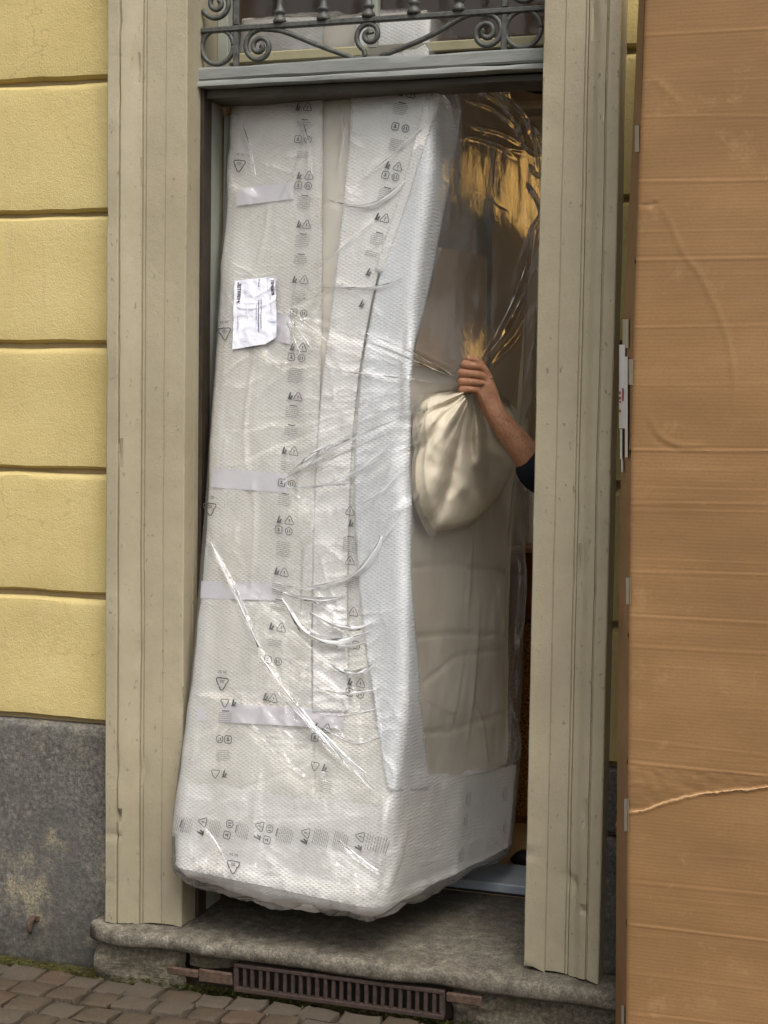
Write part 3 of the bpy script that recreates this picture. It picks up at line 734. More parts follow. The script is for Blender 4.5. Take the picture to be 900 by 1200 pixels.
def seg_d(px, py, pts):
    """distance in px to a polyline, and the position 0..1 along it"""
    best = np.full(px.shape, 1e9); tt = np.zeros(px.shape); L = np.r_[0, np.cumsum(np.hypot(*np.diff(np.array(pts, float), axis=0).T))]
    for (a, b, l0) in zip(pts[:-1], pts[1:], L):
        dx, dy = b[0]-a[0], b[1]-a[1]; ll_ = dx*dx+dy*dy+1e-9
        u = np.clip(((px-a[0])*dx+(py-a[1])*dy)/ll_, 0, 1); d = np.hypot(px-a[0]-u*dx, py-a[1]-u*dy)
        m = d < best; best = np.where(m, d, best); tt = np.where(m, (l0+u*math.sqrt(ll_))/L[-1], tt)
    return best, tt
def inpoly(px, py, poly):
    c = np.zeros(px.shape, bool); n = len(poly)
    for i in range(n):
        x0_, y0_ = poly[i]; x1_, y1_ = poly[(i+1) % n]
        if y0_ == y1_: continue
        c ^= ((y0_ > py) != (y1_ > py)) & (px < (x1_-x0_)*(py-y0_)/(y1_-y0_)+x0_)
    return c
def softpoly(px, py, poly, w_):
    d, _ = seg_d(px, py, list(poly)+[poly[0]]); ins = inpoly(px, py, poly)
    return np.clip(.5+np.where(ins, d, -d)/(2*w_), 0, 1)

# --- cushion pulled out by the hand: thickness map (metres along the line of sight side)
HAND = (546, 455)
cush_dir = [(-200, .1, 0), ]
ang_t = np.radians([188, 196, 206, 230, 246, 256, 270, 288, 300, 313, 326, 334])   # image angles, x right, y up
rad_t = np.array([54, 62, 67, 95, 150, 180, 166, 130, 110, 84, 62, 50.])
c_fold = [(199, .034, .9, 5), (207, .026, .6, 4), (216, .042, 1, 6), (229, .036, .8, 6), (240, .026, .55, 5), (251, .048, 1, 8), (263, .032, .7, 6), (274, .044, .95, 7), (287, .032, .7, 6), (299, .038, .9, 6), (312, .022, .7, 5)]
def cushion(px, py, folds=True):
    dx, dy = px-HAND[0], HAND[1]-py; a = np.arctan2(dy, dx) % (2*np.pi); r = np.hypot(dx, dy)
    Rm = np.interp(a, ang_t, rad_t, left=0, right=0); q = r/np.maximum(Rm, 1)
    ok = (a > ang_t[0]) & (a < ang_t[-1])
    edge = np.clip(np.minimum(a-ang_t[0], ang_t[-1]-a)/.30, 0, 1); edge = edge*edge*(3-2*edge)
    left_keep = .010*np.clip((np.radians(262)-a)/.2, 0, 1)
    h = (.19*np.clip(1-q, 0, 1)**.75+left_keep+.03*np.sin(np.pi*np.clip(q, 0, 1)))*(.25+.75*edge)*np.clip((1-q)*9, 0, 1)**.5
    if folds:
        for deg, amp, ln, wpx in c_fold:
            ac = np.radians(deg)+.10*np.sin(q*3.2+deg)
            d = np.abs(a-ac)*r; fall = np.clip(q*4, 0, 1)*np.clip((ln-q)/.3, 0, 1)
            h = h-amp*np.exp(-(d/wpx)**1.3)*fall+.45*amp*np.exp(-((d-1.9*wpx)/(1.4*wpx))**2)*fall
        h = h-.014*np.abs(np.sin(a*13+1.5*q))**.6*np.clip(q*5, 0, 1)*np.clip(1-q*1.15, 0, 1)
        h = h+.010*fbm(px/26, py/26, 12, 3)*np.clip(q*2, 0, 1)*np.clip((1-q)*4, 0, 1)
    return np.where(ok & (q < 1), np.maximum(h, 0), 0)
def toward(P, h):
    d = CAM-P; d = d/np.linalg.norm(d, axis=-1)[..., None]; return P+d*h[..., None]
# --- sofa body (upholstery), with the dark gap at the top of the right side
ss = np.r_[np.linspace(0, .94, 24), np.linspace(.95, 1.05, 8), np.linspace(1.06, 1.96, 150), np.linspace(1.97, 2.05, 8), np.linspace(2.1, 3.98, 30)]
vs_ = np.linspace(.0, 1.01, 260)
SS, VV = np.meshgrid(ss, vs_); P = Sf(SS, VV); N = Nf(SS, VV); PX, PY = proj(P)
front = (SS > 1.0) & (SS < 1.99)
gap = softpoly(PX, PY, [(529, 186), (574, 226), (574, 300), (548, 296), (519, 284), (524, 230)], 3.0)*front
gap2 = softpoly(PX, PY, [(578, 232), (612, 262), (606, 330), (590, 440), (574, 430), (576, 330)], 4.0)*front
seam = 0
for pts, dd in (([(484, 665), (540, 660), (606, 672)], .012), ([(490, 862), (540, 858), (600, 838)], .010), ([(505, 800), (545, 770), (606, 760)], .008), ([(575, 230), (572, 330), (566, 440)], .012), ([(552, 690), (560, 760), (545, 860)], .006), ([(484, 748), (540, 742), (604, 744)], .010)):
    d, _ = seg_d(PX, PY, pts); seam = seam+dd*np.exp(-(d/2.6)**2)*front
puff = .010*fbm(SS*5, VV*9, 3, 3)
off = -.030+puff-gap*.26-gap2*.06-seam
low = np.clip(.03-VV, 0, .03)/.03
P = P+N*off[..., None]
body = grid('sofa_body', P, M_FAB, sofa, wrap=True)
bm = bmesh.new(); bm.from_mesh(body.data); bm.verts.ensure_lookup_table(); nc_ = len(ss)
for r0 in (0, len(vs_)-1): bm.faces.new([bm.verts[r0*nc_+j] for j in range(nc_)])
bm.to_mesh(body.data); bm.free()
# --- strips laid on the surface
def strip(name, Lp, Rp, mat, off, rows=90, cols=16, wave=.004, seed=0, Ls=None, Rs=None, smooth=True, label=None, thick=True):
    """sheet between two picture curves, both top to bottom; Ls/Rs give a constant s instead"""
    Lq, Rq = smooth_poly(Lp, rows), smooth_poly(Rp, rows)
    ls, rs = sv(Lq[:, 0], Lq[:, 1]), sv(Rq[:, 0], Rq[:, 1])
    if Ls is not None: ls = np.c_[np.full(rows, Ls), ls[:, 1]]
    if Rs is not None: rs = np.c_[np.full(rows, Rs), rs[:, 1]]
    t = np.linspace(0, 1, cols)[None]
    s_ = ls[:, :1]*(1-t)+rs[:, :1]*t; v_ = ls[:, 1:]*(1-t)+rs[:, 1:]*t
    P = Sf(s_, v_)+Nf(s_, v_)*(off+wave*(fbm(s_*6+seed, v_*14, seed+40, 3)*.5+fbm(s_*13+seed, v_*3.2, seed+60, 2)*.55+.2))[..., None]
    o = grid(name, P, mat, sofa, smooth=smooth, label=label)
    if name == 'foam_sheet':
        sd_ = o.modifiers.new('thickness', 'SOLIDIFY'); sd_.thickness = .0045; sd_.offset = -1
    return o
# tan upholstery side where the foam leaves a gap
strip('upholstery_panel', [(300, 60), (290, 300), (280, 480), (275, 560)], [(470, 60), (450, 215), (430, 330), (415, 560)], M_FABT, -.014, 60, 30, .006, 2)
strip('foam_sheet', [(285, 20), (262, 300), (245, 600), (216, 990)], [(378, 20), (378, 240), (375, 450), (368, 640), (366, 800), (372, 1000)], M_FOAM, -.004, 180, 46, .010, 3, Ls=-.25)
strip('foam_sheet', [(360, 470), (352, 700), (352, 1000)], [(470, 470), (466, 700), (470, 1000)], M_FOAM, -.0075, 120, 26, .006, 5)
strip('foam_sheet', [(418, 20), (411, 150), (404, 230), (394, 330), (381, 430), (372, 540), (368, 640), (368, 834)], [(504, 20), (498, 140), (478, 215), (445, 318), (428, 398), (417, 480), (411, 560), (408, 700), (410, 834)], M_FOAM2, .003, 150, 20, .006, 7)
strip('foam_sheet', [(506, 104), (500, 140), (480, 217), (448, 320), (431, 400), (421, 480), (416, 560), (419, 650), (430, 760), (445, 860), (455, 925)], [(536, 130), (528, 190), (514, 262), (497, 350), (481, 425), (479, 520), (480, 650), (486, 760), (492, 830), (500, 925)], M_FOAM3, .005, 150, 22, .007, 9)
strip('foam_sheet', [(500, 104), (494, 140), (474, 217), (441, 318)], [(512, 104), (504, 150), (485, 217), (450, 322)], M_FOAM2, .009, 50, 6, .003, 11, label='turned over foam edge along the near corner')
# bottom wrap: goes right round and tucks under
svb = sv(*np.array([(214, 914), (330, 928), (448, 945), (470, 912), (500, 908), (560, 903), (598, 898)]).T)
sc = np.r_[np.linspace(-.3, 1, 90), np.linspace(1.01, 2.2, 90)]
vtop = np.interp(sc, svb[:, 0], svb[:, 1]); vtop = vtop+.003*fbm(sc*9, sc*0, 5)
T_, SC = np.meshgrid(np.linspace(0, 1, 44), sc, indexing='ij')
Vb = -.005+(vtop[None]+.005)*T_
foldsR = 0
for px_ in (502, 536, 566):
    s_f = sv(px_, 950)[0, 0]; foldsR = foldsR+.008*np.exp(-np.abs(SC-s_f)/.018)
P = Sf(SC, Vb)+Nf(SC, Vb)*(np.where(SC < .06, .002, .007)+np.where(SC < .06, .0015, .004)*fbm(SC*8, Vb*30, 8, 3)+foldsR*.6)[..., None]
grid('foam_wrap', P, M_FOAM2, sofa, label='foam sheet folded round the bottom end')
# bottom end foam under the outer film
def bottom(off, rows=14):
    t = np.linspace(0, 1, rows); sb = np.r_[np.linspace(0, 1, 90), np.linspace(1.01, 2, 100), np.linspace(2.02, 3.98, 60)]
    base_ = Sf(sb, np.full(sb.shape, -.0)); cen = base_.mean(0); nb_ = Nf(sb, np.full(sb.shape, .02))
    out = []
    for q in t:
        a = q*np.pi/2; sag = (.052+.018*fbm(sb*5, sb*0+q, 9)+.014*np.sin(sb*2.4))*np.sin(a)*1.0
        inset = .07*(1-np.cos(a))
        p = base_+nb_*(off-inset)[..., None] if np.ndim(off) else base_+nb_*(off-inset)
        p = p-np.array([0, 0, 1])*sag[:, None]; out.append(p)
    out.append(out[-1]*.4+cen*.6-np.array([0, 0, .0])); out[-1][:, 2] = out[-2][:, 2]-.004
    out.append(np.repeat(cen[None], len(sb), 0)); out[-1][:, 2] = out[-2][:, 2].mean()
    return np.array(out[::-1])
grid('foam_end_cap', bottom(-.002), M_FOAM2, sofa, wrap=True)
# brown paper flap and lighter panel at the upper right
def rightpatch(name, quad, mat, off, rows=24, cols=24, lab=None):
    q = np.array(quad, float); u, t = np.meshgrid(np.linspace(0, 1, cols), np.linspace(0, 1, rows))
    pxs = (q[0]*(1-u[..., None])+q[1]*u[..., None])*(1-t[..., None])+(q[3]*(1-u[..., None])+q[2]*u[..., None])*t[..., None]
    c4 = sv(*q.T)
    s_ = (c4[0, 0]*(1-u)+c4[1, 0]*u)*(1-t)+(c4[3, 0]*(1-u)+c4[2, 0]*u)*t
    v_ = (c4[0, 1]*(1-u)+c4[1, 1]*u)*(1-t)+(c4[3, 1]*(1-u)+c4[2, 1]*u)*t
    P = Sf(s_, v_)+Nf(s_, v_)*(off+.004*fbm(s_*8, v_*20, 4, 3))[..., None]
    return grid(name, P, mat, sofa, label=lab)
rightpatch('paper_flap', [(512, 60), (590, 120), (577, 236), (502, 168)], M_KRAFT, -.008, lab='brown packing flap at the top')
rightpatch('paper_flap', [(588, 118), (634, 160), (611, 262), (578, 232)], M_KRAFT, -.004, lab='folded brown packing flap at the top right')
rightpatch('paper_panel', [(521, 290), (574, 302), (572, 442), (484, 428)], M_PANEL, -.008, lab='dark brown board panel behind the plastic')
rightpatch('paper_panel', [(579, 238), (622, 266), (608, 480), (575, 446)], M_PANEL, -.006, lab='dark brown board panel at the right edge')
# cushion mesh
U_, Q_ = np.meshgrid(np.linspace(ang_t[0]+.01, ang_t[-1]-.01, 110), np.linspace(.02, .995, 60))
rr_ = np.interp(U_, ang_t, rad_t)*Q_
cpx = HAND[0]+rr_*np.cos(U_); cpy = HAND[1]-rr_*np.sin(U_)
# right-face surface point under each picture point (coarse inverse, then interpolation)
gx = np.linspace(440, 622, 24); gyy = np.linspace(425, 680, 24); GX, GYY = np.meshgrid(gx, gyy)
GS = sv(GX.ravel(), GYY.ravel()).reshape(24, 24, 2)
def bil(x, y):
    fx = np.clip((x-gx[0])/(gx[1]-gx[0]), 0, 22.999); fy = np.clip((y-gyy[0])/(gyy[1]-gyy[0]), 0, 22.999); i = fx.astype(int); j = fy.astype(int); a = (fx-i)[..., None]; b = (fy-j)[..., None]
    return (GS[j, i]*(1-a)+GS[j, i+1]*a)*(1-b)+(GS[j+1, i]*(1-a)+GS[j+1, i+1]*a)*b
cs = bil(cpx, cpy); CP = Sf(cs[..., 0], cs[..., 1]); CN = Nf(cs[..., 0], cs[..., 1])
ch = cushion(cpx, cpy)
CP = toward(CP+CN*(.026*np.clip((1-Q_)*14, -.6, 1))[..., None], ch)
grid('cushion', CP, M_CUSH, sofa, label='loose cream cushion bulging at the hand')

# --- outer film
sfm = np.r_[np.linspace(-.12, -.01, 10), np.linspace(0, .90, 150), np.linspace(.905, 1.095, 44), np.linspace(1.10, 1.93, 150), np.linspace(1.935, 2.08, 20), np.linspace(2.12, 3.84, 34)]
vfm = np.r_[np.linspace(0, .985, 560), np.linspace(.988, 1.0, 6)]
SS, VV = np.meshgrid(sfm, vfm); P = Sf(SS, VV); N = Nf(SS, VV); PX, PY = proj(P)
vis = (SS > -.08) & (SS < 2.03)
H = np.full(SS.shape, .017)+.006*np.clip((.16-VV)/.04, 0, 1)+.004*fbm(SS*5, VV*9, 21, 3)*vis
def crease(pts, amp, w_, p=1.0):
    global H
    q = smooth_poly(pts, max(2, 3*len(pts))) if len(pts) > 2 else np.array(pts, float)
    m = vis & (PX > q[:, 0].min()-w_) & (PX < q[:, 0].max()+w_) & (PY > q[:, 1].min()-w_) & (PY < q[:, 1].max()+w_)
    if not m.any(): return
    d, t = seg_d(PX[m], PY[m], [tuple(x) for x in q])
    H[m] += amp*np.maximum(0, 1-d/w_)**1.2*np.clip(4*np.minimum(t, 1-t)+.15, 0, 1)**p
# long tension lines out of the hand
for pts, a, w_ in (([(542, 447), (480, 420), (420, 397), (340, 370)], .013, 3.2), ([(540, 443), (475, 408), (425, 388)], .010, 3), ([(540, 452), (490, 447), (440, 440), (398, 436)], .005, 3.5),
                   ([(540, 458), (480, 485), (410, 515), (330, 566)], .013, 3.6), ([(538, 462), (470, 505), (400, 532), (345, 555)], .012, 3.4), ([(536, 468), (480, 520), (420, 560), (352, 575)], .009, 3.4),
                   ([(536, 475), (500, 560), (460, 600), (430, 640)], .006, 6), ([(558, 430), (580, 390), (604, 335), (622, 270)], .012, 4), ([(562, 430), (590, 385), (612, 340), (630, 290)], .012, 4.5), ([(566, 432), (600, 395), (626, 350)], .008, 4),
                   ([(245, 632), (275, 690), (305, 760)], .009, 5), ([(252, 640), (284, 705), (312, 770)], .006, 4), ([(305, 760), (360, 845), (432, 925)], .010, 5), ([(318, 812), (365, 860), (436, 915)], .009, 5), ([(352, 838), (400, 885), (446, 935)], .008, 5), ([(335, 800), (380, 866), (428, 905)], .007, 4),
                   ([(218, 890), (240, 868), (262, 846)], .007, 3.5), ([(228, 893), (248, 872), (270, 852)], .006, 3.5), ([(262, 842), (300, 812), (330, 803)], .004, 4), ([(226, 812), (280, 815), (340, 822), (400, 826)], .008, 4),
                   ([(238, 966), (252, 985), (264, 1010)], .007, 4), ([(214, 1018), (232, 985), (240, 966)], .005, 4), ([(398, 985), (425, 1010), (452, 1030)], .008, 5), ([(385, 990), (400, 1015), (440, 1036)], .006, 5), ([(302, 978), (316, 1000), (330, 1022)], .005, 4), ([(455, 930), (448, 980), (440, 1040)], .010, 5), ([(470, 960), (458, 1010), (446, 1050)], .007, 5),
                   ([(210, 1015), (270, 1010), (330, 1022), (400, 1036), (448, 1045)], .009, 6), ([(450, 1048), (500, 1030), (560, 1005), (598, 985)], .008, 6),
                   ([(276, 122), (292, 165), (300, 210)], .006, 4), ([(345, 120), (362, 165), (366, 215)], .006, 4), ([(395, 115), (404, 150), (398, 215)], .005, 4), ([(366, 150), (350, 200), (330, 240)], .006, 4), ([(388, 118), (402, 140)], .005, 3), ([(268, 205), (290, 220), (304, 232)], .007, 4),
                   ([(497, 150), (470, 175), (440, 200), (420, 212)], .006, 3), ([(440, 258), (400, 290), (360, 325)], .006, 3.5), ([(385, 345), (350, 385), (335, 410)], .005, 4), ([(400, 330), (360, 352), (336, 360)], .006, 4),
                   ([(336, 362), (352, 380), (372, 396)], .005, 3), ([(336, 366), (348, 392), (360, 405)], .005, 3), ([(334, 370), (340, 395), (346, 412)], .004, 3), ([(338, 360), (360, 368), (388, 372)], .005, 3),
                   ([(318, 235), (312, 280), (300, 320)], .004, 4), ([(300, 420), (290, 500), (296, 555)], .004, 4), ([(300, 560), (302, 620), (296, 700)], .005, 4), ([(330, 560), (360, 590), (410, 592)], .006, 3.5), ([(345, 555), (372, 548), (412, 545)], .006, 3), ([(340, 575), (380, 572), (420, 560)], .005, 3),
                   ([(380, 545), (430, 535), (470, 520)], .005, 4), ([(352, 640), (365, 620), (372, 600)], .004, 3), ([(344, 672), (358, 652), (366, 640)], .004, 3),
                   ([(375, 770), (392, 782), (412, 778), (440, 770)], .010, 5), ([(378, 808), (410, 812), (442, 806)], .010, 5), ([(370, 835), (400, 838), (446, 828)], .009, 4), ([(380, 850), (420, 870), (448, 862)], .008, 5), ([(366, 745), (400, 758), (436, 752)], .010, 6), ([(372, 720), (410, 734), (446, 726)], .010, 5),
                   ([(410, 780), (420, 830), (428, 900)], .007, 4), ([(440, 790), (446, 850), (450, 910)], .006, 4), ([(395, 840), (404, 880), (420, 930)], .006, 4),
                   ([(548, 560), (545, 660), (540, 740)], .004, 5), ([(600, 620), (608, 680), (602, 760)], .012, 6), ([(604, 560), (612, 600), (604, 650)], .010, 5), ([(596, 830), (602, 870), (594, 900)], .006, 5), ([(556, 700), (550, 780), (540, 880)], .005, 5), ([(490, 815), (515, 830), (535, 835)], .005, 4), ([(545, 815), (560, 850), (565, 900)], .004, 4),
                   ([(505, 520), (515, 560), (500, 640)], .004, 6), ([(480, 905), (540, 906), (598, 890)], .006, 4)):
    crease(pts, a*1.25, w_)
# crumpled shoulder at the upper right that catches the lamp
for pts in ([(572, 105), (590, 112), (600, 122), (614, 150)], [(556, 108), (580, 122), (592, 132)], [(540, 118), (570, 128), (598, 150)], [(545, 148), (578, 156), (606, 170)], [(586, 130), (602, 150), (604, 166)], [(604, 128), (614, 142), (612, 156)],
            [(598, 150), (610, 172), (624, 186)], [(606, 170), (618, 180), (630, 182)], [(614, 150), (622, 170), (626, 200)], [(622, 150), (628, 165), (634, 180)], [(560, 165), (590, 175), (612, 178)], [(616, 196), (622, 205), (632, 208)], [(540, 160), (570, 168), (600, 186)], [(612, 215), (624, 235), (632, 260)], [(620, 140), (626, 152), (632, 156)],
            [(606, 300), (618, 270), (630, 250)], [(600, 360), (614, 320), (630, 290)], [(612, 400), (620, 370), (630, 340)], [(608, 460), (616, 420), (624, 390)], [(604, 520), (614, 480), (622, 450)], [(606, 590), (612, 560), (620, 530)]):
    crease(pts, .0055, 3.0)
r2 = np.random.default_rng(5)
for i in range(250):      # random small crumples
    if r2.random() < .86:
        x, y = r2.uniform(225, 455), r2.uniform(120, 1035)
    else:
        x, y = r2.uniform(440, 625), r2.uniform(120, 1000)
    a = r2.normal(0, .9)+(0.3 if y < 500 else -.7); l = r2.uniform(8, 34)
    dx, dy = math.cos(a)*l, math.sin(a)*l; b_ = r2.uniform(-.25, .25)*l
    crease([(x-dx, y-dy), (x+dy*b_/l, y-dx*b_/l), (x+dx, y+dy)], r2.uniform(.0012, .0042)*(1 if x < 445 else .45), r2.uniform(2.4, 4.2))
for i in range(80):
    x, y = r2.uniform(212, 590), r2.uniform(985, 1075); a = r2.normal(0, .7); l = r2.uniform(8, 30); dx, dy = math.cos(a)*l, math.sin(a)*l
    crease([(x-dx, y-dy), (x+r2.uniform(-4, 4), y+r2.uniform(-4, 4)), (x+dx, y+dy)], r2.uniform(.002, .006), r2.uniform(2.4, 4))
for i in range(46):       # fine taut lines fanning out of the grip
    a = R(r2.uniform(158, 232)); L0, L1 = r2.uniform(70, 120), r2.uniform(150, 310); b_ = r2.uniform(-10, 10)
    p = lambda l, o=0: (546-math.cos(math.pi-a)*l+o*math.sin(a), 452-math.sin(a)*l+o*math.cos(a))
    crease([p(L0), p((L0+L1)/2, b_), p(L1)], r2.uniform(.002, .006), r2.uniform(2.4, 3.4))
for i in range(46):       # slack creases over the lower middle
    x, y = r2.uniform(300, 455), r2.uniform(690, 960); a = r2.choice([.75, -.15, .2, 1.35])+r2.normal(0, .25); l = r2.uniform(18, 60); dx, dy = math.cos(a)*l, math.sin(a)*l; b_ = r2.uniform(-8, 8)
    crease([(x-dx, y-dy), (x+b_, y-b_), (x+dx, y+dy)], r2.uniform(.004, .010), r2.uniform(2.6, 4.2))
bulge_r = np.clip((PX-598)/25, 0, 1)*np.clip((SS-1.7)/.2, 0, 1)*0
_e = np.clip((.07-SS)/.06, 0, 1)*(SS < .5); H = H*(1-_e)+(.0095+.35*(H-.017))*_e
film_P = P+N*H[..., None]
tm = cushion(PX, PY)
d_h = np.hypot(PX-548, PY-448)
tent = .205*np.clip(1-d_h/110, 0, 1)**1.7
tw_ = np.where(front_ := (SS > .985) & (SS < 1.98), np.where(tm > 0, .0*tm, tent), 0)
# smooth the film over the cushion so that it spans the creases
for _ in range(6): tw_[1:-1, 1:-1] = (tw_[1:-1, 1:-1]*2+tw_[:-2, 1:-1]+tw_[2:, 1:-1]+tw_[1:-1, :-2]+tw_[1:-1, 2:])/6
film_P = toward(film_P, tw_)
_m = (np.abs(PX-546) < 10) & (np.abs(PY-452) < 12) & (SS > 1.02) & (SS < 1.98)
HY = float(toward(Sf(*sv(*HAND)[0])[None], np.array([.205]))[0, 1])+.004
# rows closing top
cen_t = film_P[-1].mean(0); tops = []
for q in np.linspace(.15, 1, 7):
    a = q*np.pi/2; p = film_P[-1]*(1-.22*(1-np.cos(a)))+cen_t*.22*(1-np.cos(a)); p = p+np.array([0, 0, 1])*((.010+.030*((sfm < 1.0)|(sfm > 3)))*np.sin(a)+.010*fbm(sfm*7, sfm*0+q*2, 3))[:, None]; tops.append(p)
tops.append(tops[-1]*.3+cen_t*.7); tops[-1][:, 2] = tops[-2][:, 2].mean()
t_b = np.linspace(0, 1, 22); b0 = film_P[0]; cb0 = b0.mean(0); nb0 = N[0]; bots = []
for q in t_b[1:]:
    a = q*np.pi/2; sag = (.064+.016*fbm(sfm*6, sfm*0+q*1.5, 9)+.012*np.sin(sfm*2.4+.5)+.003*fbm(sfm*16, sfm*0+q*4, 15))*np.sin(a)
    bots.append(b0-nb0*(.075*(1-np.cos(a))+.003*fbm(sfm*14, sfm*0+q*5, 25))[:, None]-np.array([0, 0, 1])*sag[:, None])
bots.append(bots[-1]*.5+cb0*.5); bots[-1][:, 2] = bots[-2][:, 2]; bots.append(np.repeat(cb0[None], len(sfm), 0)); bots[-1][:, 2] = bots[-2][:, 2].mean()
film_all = np.concatenate([np.array(bots[::-1]), film_P, np.array(tops)], 0)
fo = grid('plastic_film', film_all, M_FILM, sofa, wrap=True, label='clear wrinkled plastic bag around the whole sofa')

# --- standing folds of gathered film; narrow milky ribbons paint reflected streaks white
_fx, _fy = (a_[vis] for a_ in proj(film_P)); _fp = film_P[vis]; _fn = N[vis]
def film_at(pp):
    ii = [int(np.argmin((_fx-x)**2+(_fy-y)**2)) for x, y in pp]
    P_ = _fp[ii].copy(); ker = np.array([.25, .5, .25])
    for c_ in range(3):
        for _ in range(3): P_[1:-1, c_] = P_[1:-1, c_]*.5+P_[:-2, c_]*.25+P_[2:, c_]*.25
    return P_, _fn[ii]
def fold(pts, widths, lift, seed=0):
    """tongue of doubled film, or thin white streak ribbon, standing off the bag; pts in picture space, widths in px"""
    q = smooth_poly(pts, 30); n = len(q); t = np.linspace(0, 1, n)
    wd = np.interp(t, np.linspace(0, 1, len(widths)), widths)
    tan = np.gradient(q, axis=0); tan /= np.linalg.norm(tan, axis=1)[:, None]; nor = np.c_[-tan[:, 1], tan[:, 0]]
    rows = []
    for u in np.linspace(-.5, .5, 7):
        pp = q+nor*(u*wd)[:, None]; fpos, fnor = film_at(pp)
        h = .003+lift*np.minimum(1, wd/9)*np.sin(np.pi*np.clip(t, .02, .98))**.5*(1-(2*u)**2)+.003*vnoise(t*9, np.full(n, u*3), seed)*np.minimum(1, wd/6)+.002*(abs(u) < .1)
        rows.append(fpos+fnor*h[:, None])
    grid('film_fold_streak', np.array(rows), M_FOLD, sofa)
for a in (([(383, 233), (402, 240), (436, 242), (462, 225), (476, 211)], [1, 3, 8, 7, 1], .012), ([(371, 336), (400, 338), (440, 338), (474, 326)], [.8, 2.5, 5, 1], .008),
          ([(326, 683), (352, 690), (392, 684), (420, 672), (444, 640), (447, 628)], [1, 3, 6, 6, 9, 3], .016), ([(318, 688), (346, 699), (380, 704), (406, 698)], [1, 3, 9, 1], .012),
          ([(364, 718), (392, 732), (418, 737), (438, 730)], [1, 4, 7, 1], .012), ([(330, 700), (360, 742), (400, 752), (434, 740)], [1, 9, 9, 1], .008), ([(384, 776), (404, 787), (424, 788), (440, 776)], [1, 5, 9, 1], .010),
          ([(372, 806), (405, 813), (446, 808)], [1, 4, 1], .008), ([(366, 834), (400, 839), (447, 830)], [1, 4, 1], .008), ([(330, 563), (362, 545), (388, 520)], [1, 3, 1], .008), ([(332, 572), (370, 570), (416, 566)], [1, 2.5, 1], .007),
          ([(366, 846), (404, 885), (440, 925)], [1, 4, 1], .008), ([(306, 770), (345, 822), (412, 903)], [2, 4, 1.5], .008), ([(247, 636), (275, 692), (304, 758)], [1, 5, 3], .007),
          ([(538, 446), (480, 420), (425, 398), (388, 386)], [.6, 2.2, 2.4, .8], .003), ([(536, 443), (478, 411), (430, 391)], [.5, 1.6, .6], .003), ([(505, 448), (455, 441), (404, 436)], [.5, 1.6, .6], .003),
          ([(470, 490), (420, 511), (370, 540), (332, 566)], [.8, 3, 2.6, .8], .004), ([(466, 503), (410, 528), (360, 552)], [.6, 2.4, .8], .004), ([(470, 508), (430, 545), (390, 566), (352, 574)], [.6, 2, 2, .6], .004), ([(475, 545), (450, 575), (425, 590)], [.6, 2.4, .6], .004), ([(470, 600), (455, 625), (430, 648)], [.6, 3, .6], .004),
          ([(420, 512), (372, 530), (338, 556)], [1, 7, 1], .004),
          ([(566, 420), (586, 380), (606, 336), (622, 288)], [.6, 2, 2, .6], .003), ([(564, 424), (592, 385), (612, 345)], [.6, 1.8, .6], .003), ([(338, 362), (362, 382), (384, 400)], [.5, 2, .5], .003), ([(336, 366), (352, 390), (366, 408)], [.5, 2, .5], .003), ([(334, 372), (344, 395), (352, 414)], [.5, 1.8, .5], .003), ([(344, 352), (380, 345), (404, 332)], [.5, 1.8, .5], .003),
          ([(222, 890), (242, 868), (262, 846)], [.6, 1.8, .6], .003), ([(228, 895), (250, 872), (272, 852)], [.6, 1.6, .6], .003), ([(440, 258), (404, 288), (366, 320)], [.5, 2, .5], .003), ([(495, 152), (462, 180), (424, 210)], [.5, 1.8, .5], .003),
          ([(326, 812), (372, 858), (432, 908)], [.8, 3, 1], .006), ([(350, 838), (396, 884), (440, 930)], [.6, 2.4, .8], .005), ([(398, 985), (426, 1008), (450, 1026)], [.6, 3, 1], .005), ([(240, 968), (254, 988), (266, 1010)], [.6, 2.4, .6], .005), ([(368, 744), (402, 757), (436, 751)], [1, 6, 1], .008), ([(378, 852), (416, 871), (446, 864)], [.8, 4, .8], .006), ([(345, 120), (360, 160), (366, 205)], [.5, 1.6, .5], .003), ([(276, 126), (292, 168), (300, 205)], [.5, 1.6, .5], .003), ([(396, 120), (404, 150), (398, 200)], [.5, 1.6, .5], .003)):
    fold(*a)
# lavender tape bands under the film
def band(p0, p1, hgt, seed):
    strip('tape_band', [p0, ((p0[0]*2+p1[0])/3, (p0[1]*2+p1[1])/3), p1], [(p0[0]-1, p0[1]+hgt), ((p0[0]*2+p1[0])/3-1, (p0[1]*2+p1[1])/3+hgt), (p1[0]-1, p1[1]+hgt)], M_LAV, .0075, 30, 8, .002, seed)
band((279, 222), (346, 214), 20, 1); band((250, 549), (338, 556), 22, 2); band((238, 681), (326, 684), 20, 3); band((228, 822), (404, 832), 22, 4); band((266, 354), (342, 370), 34, 5)

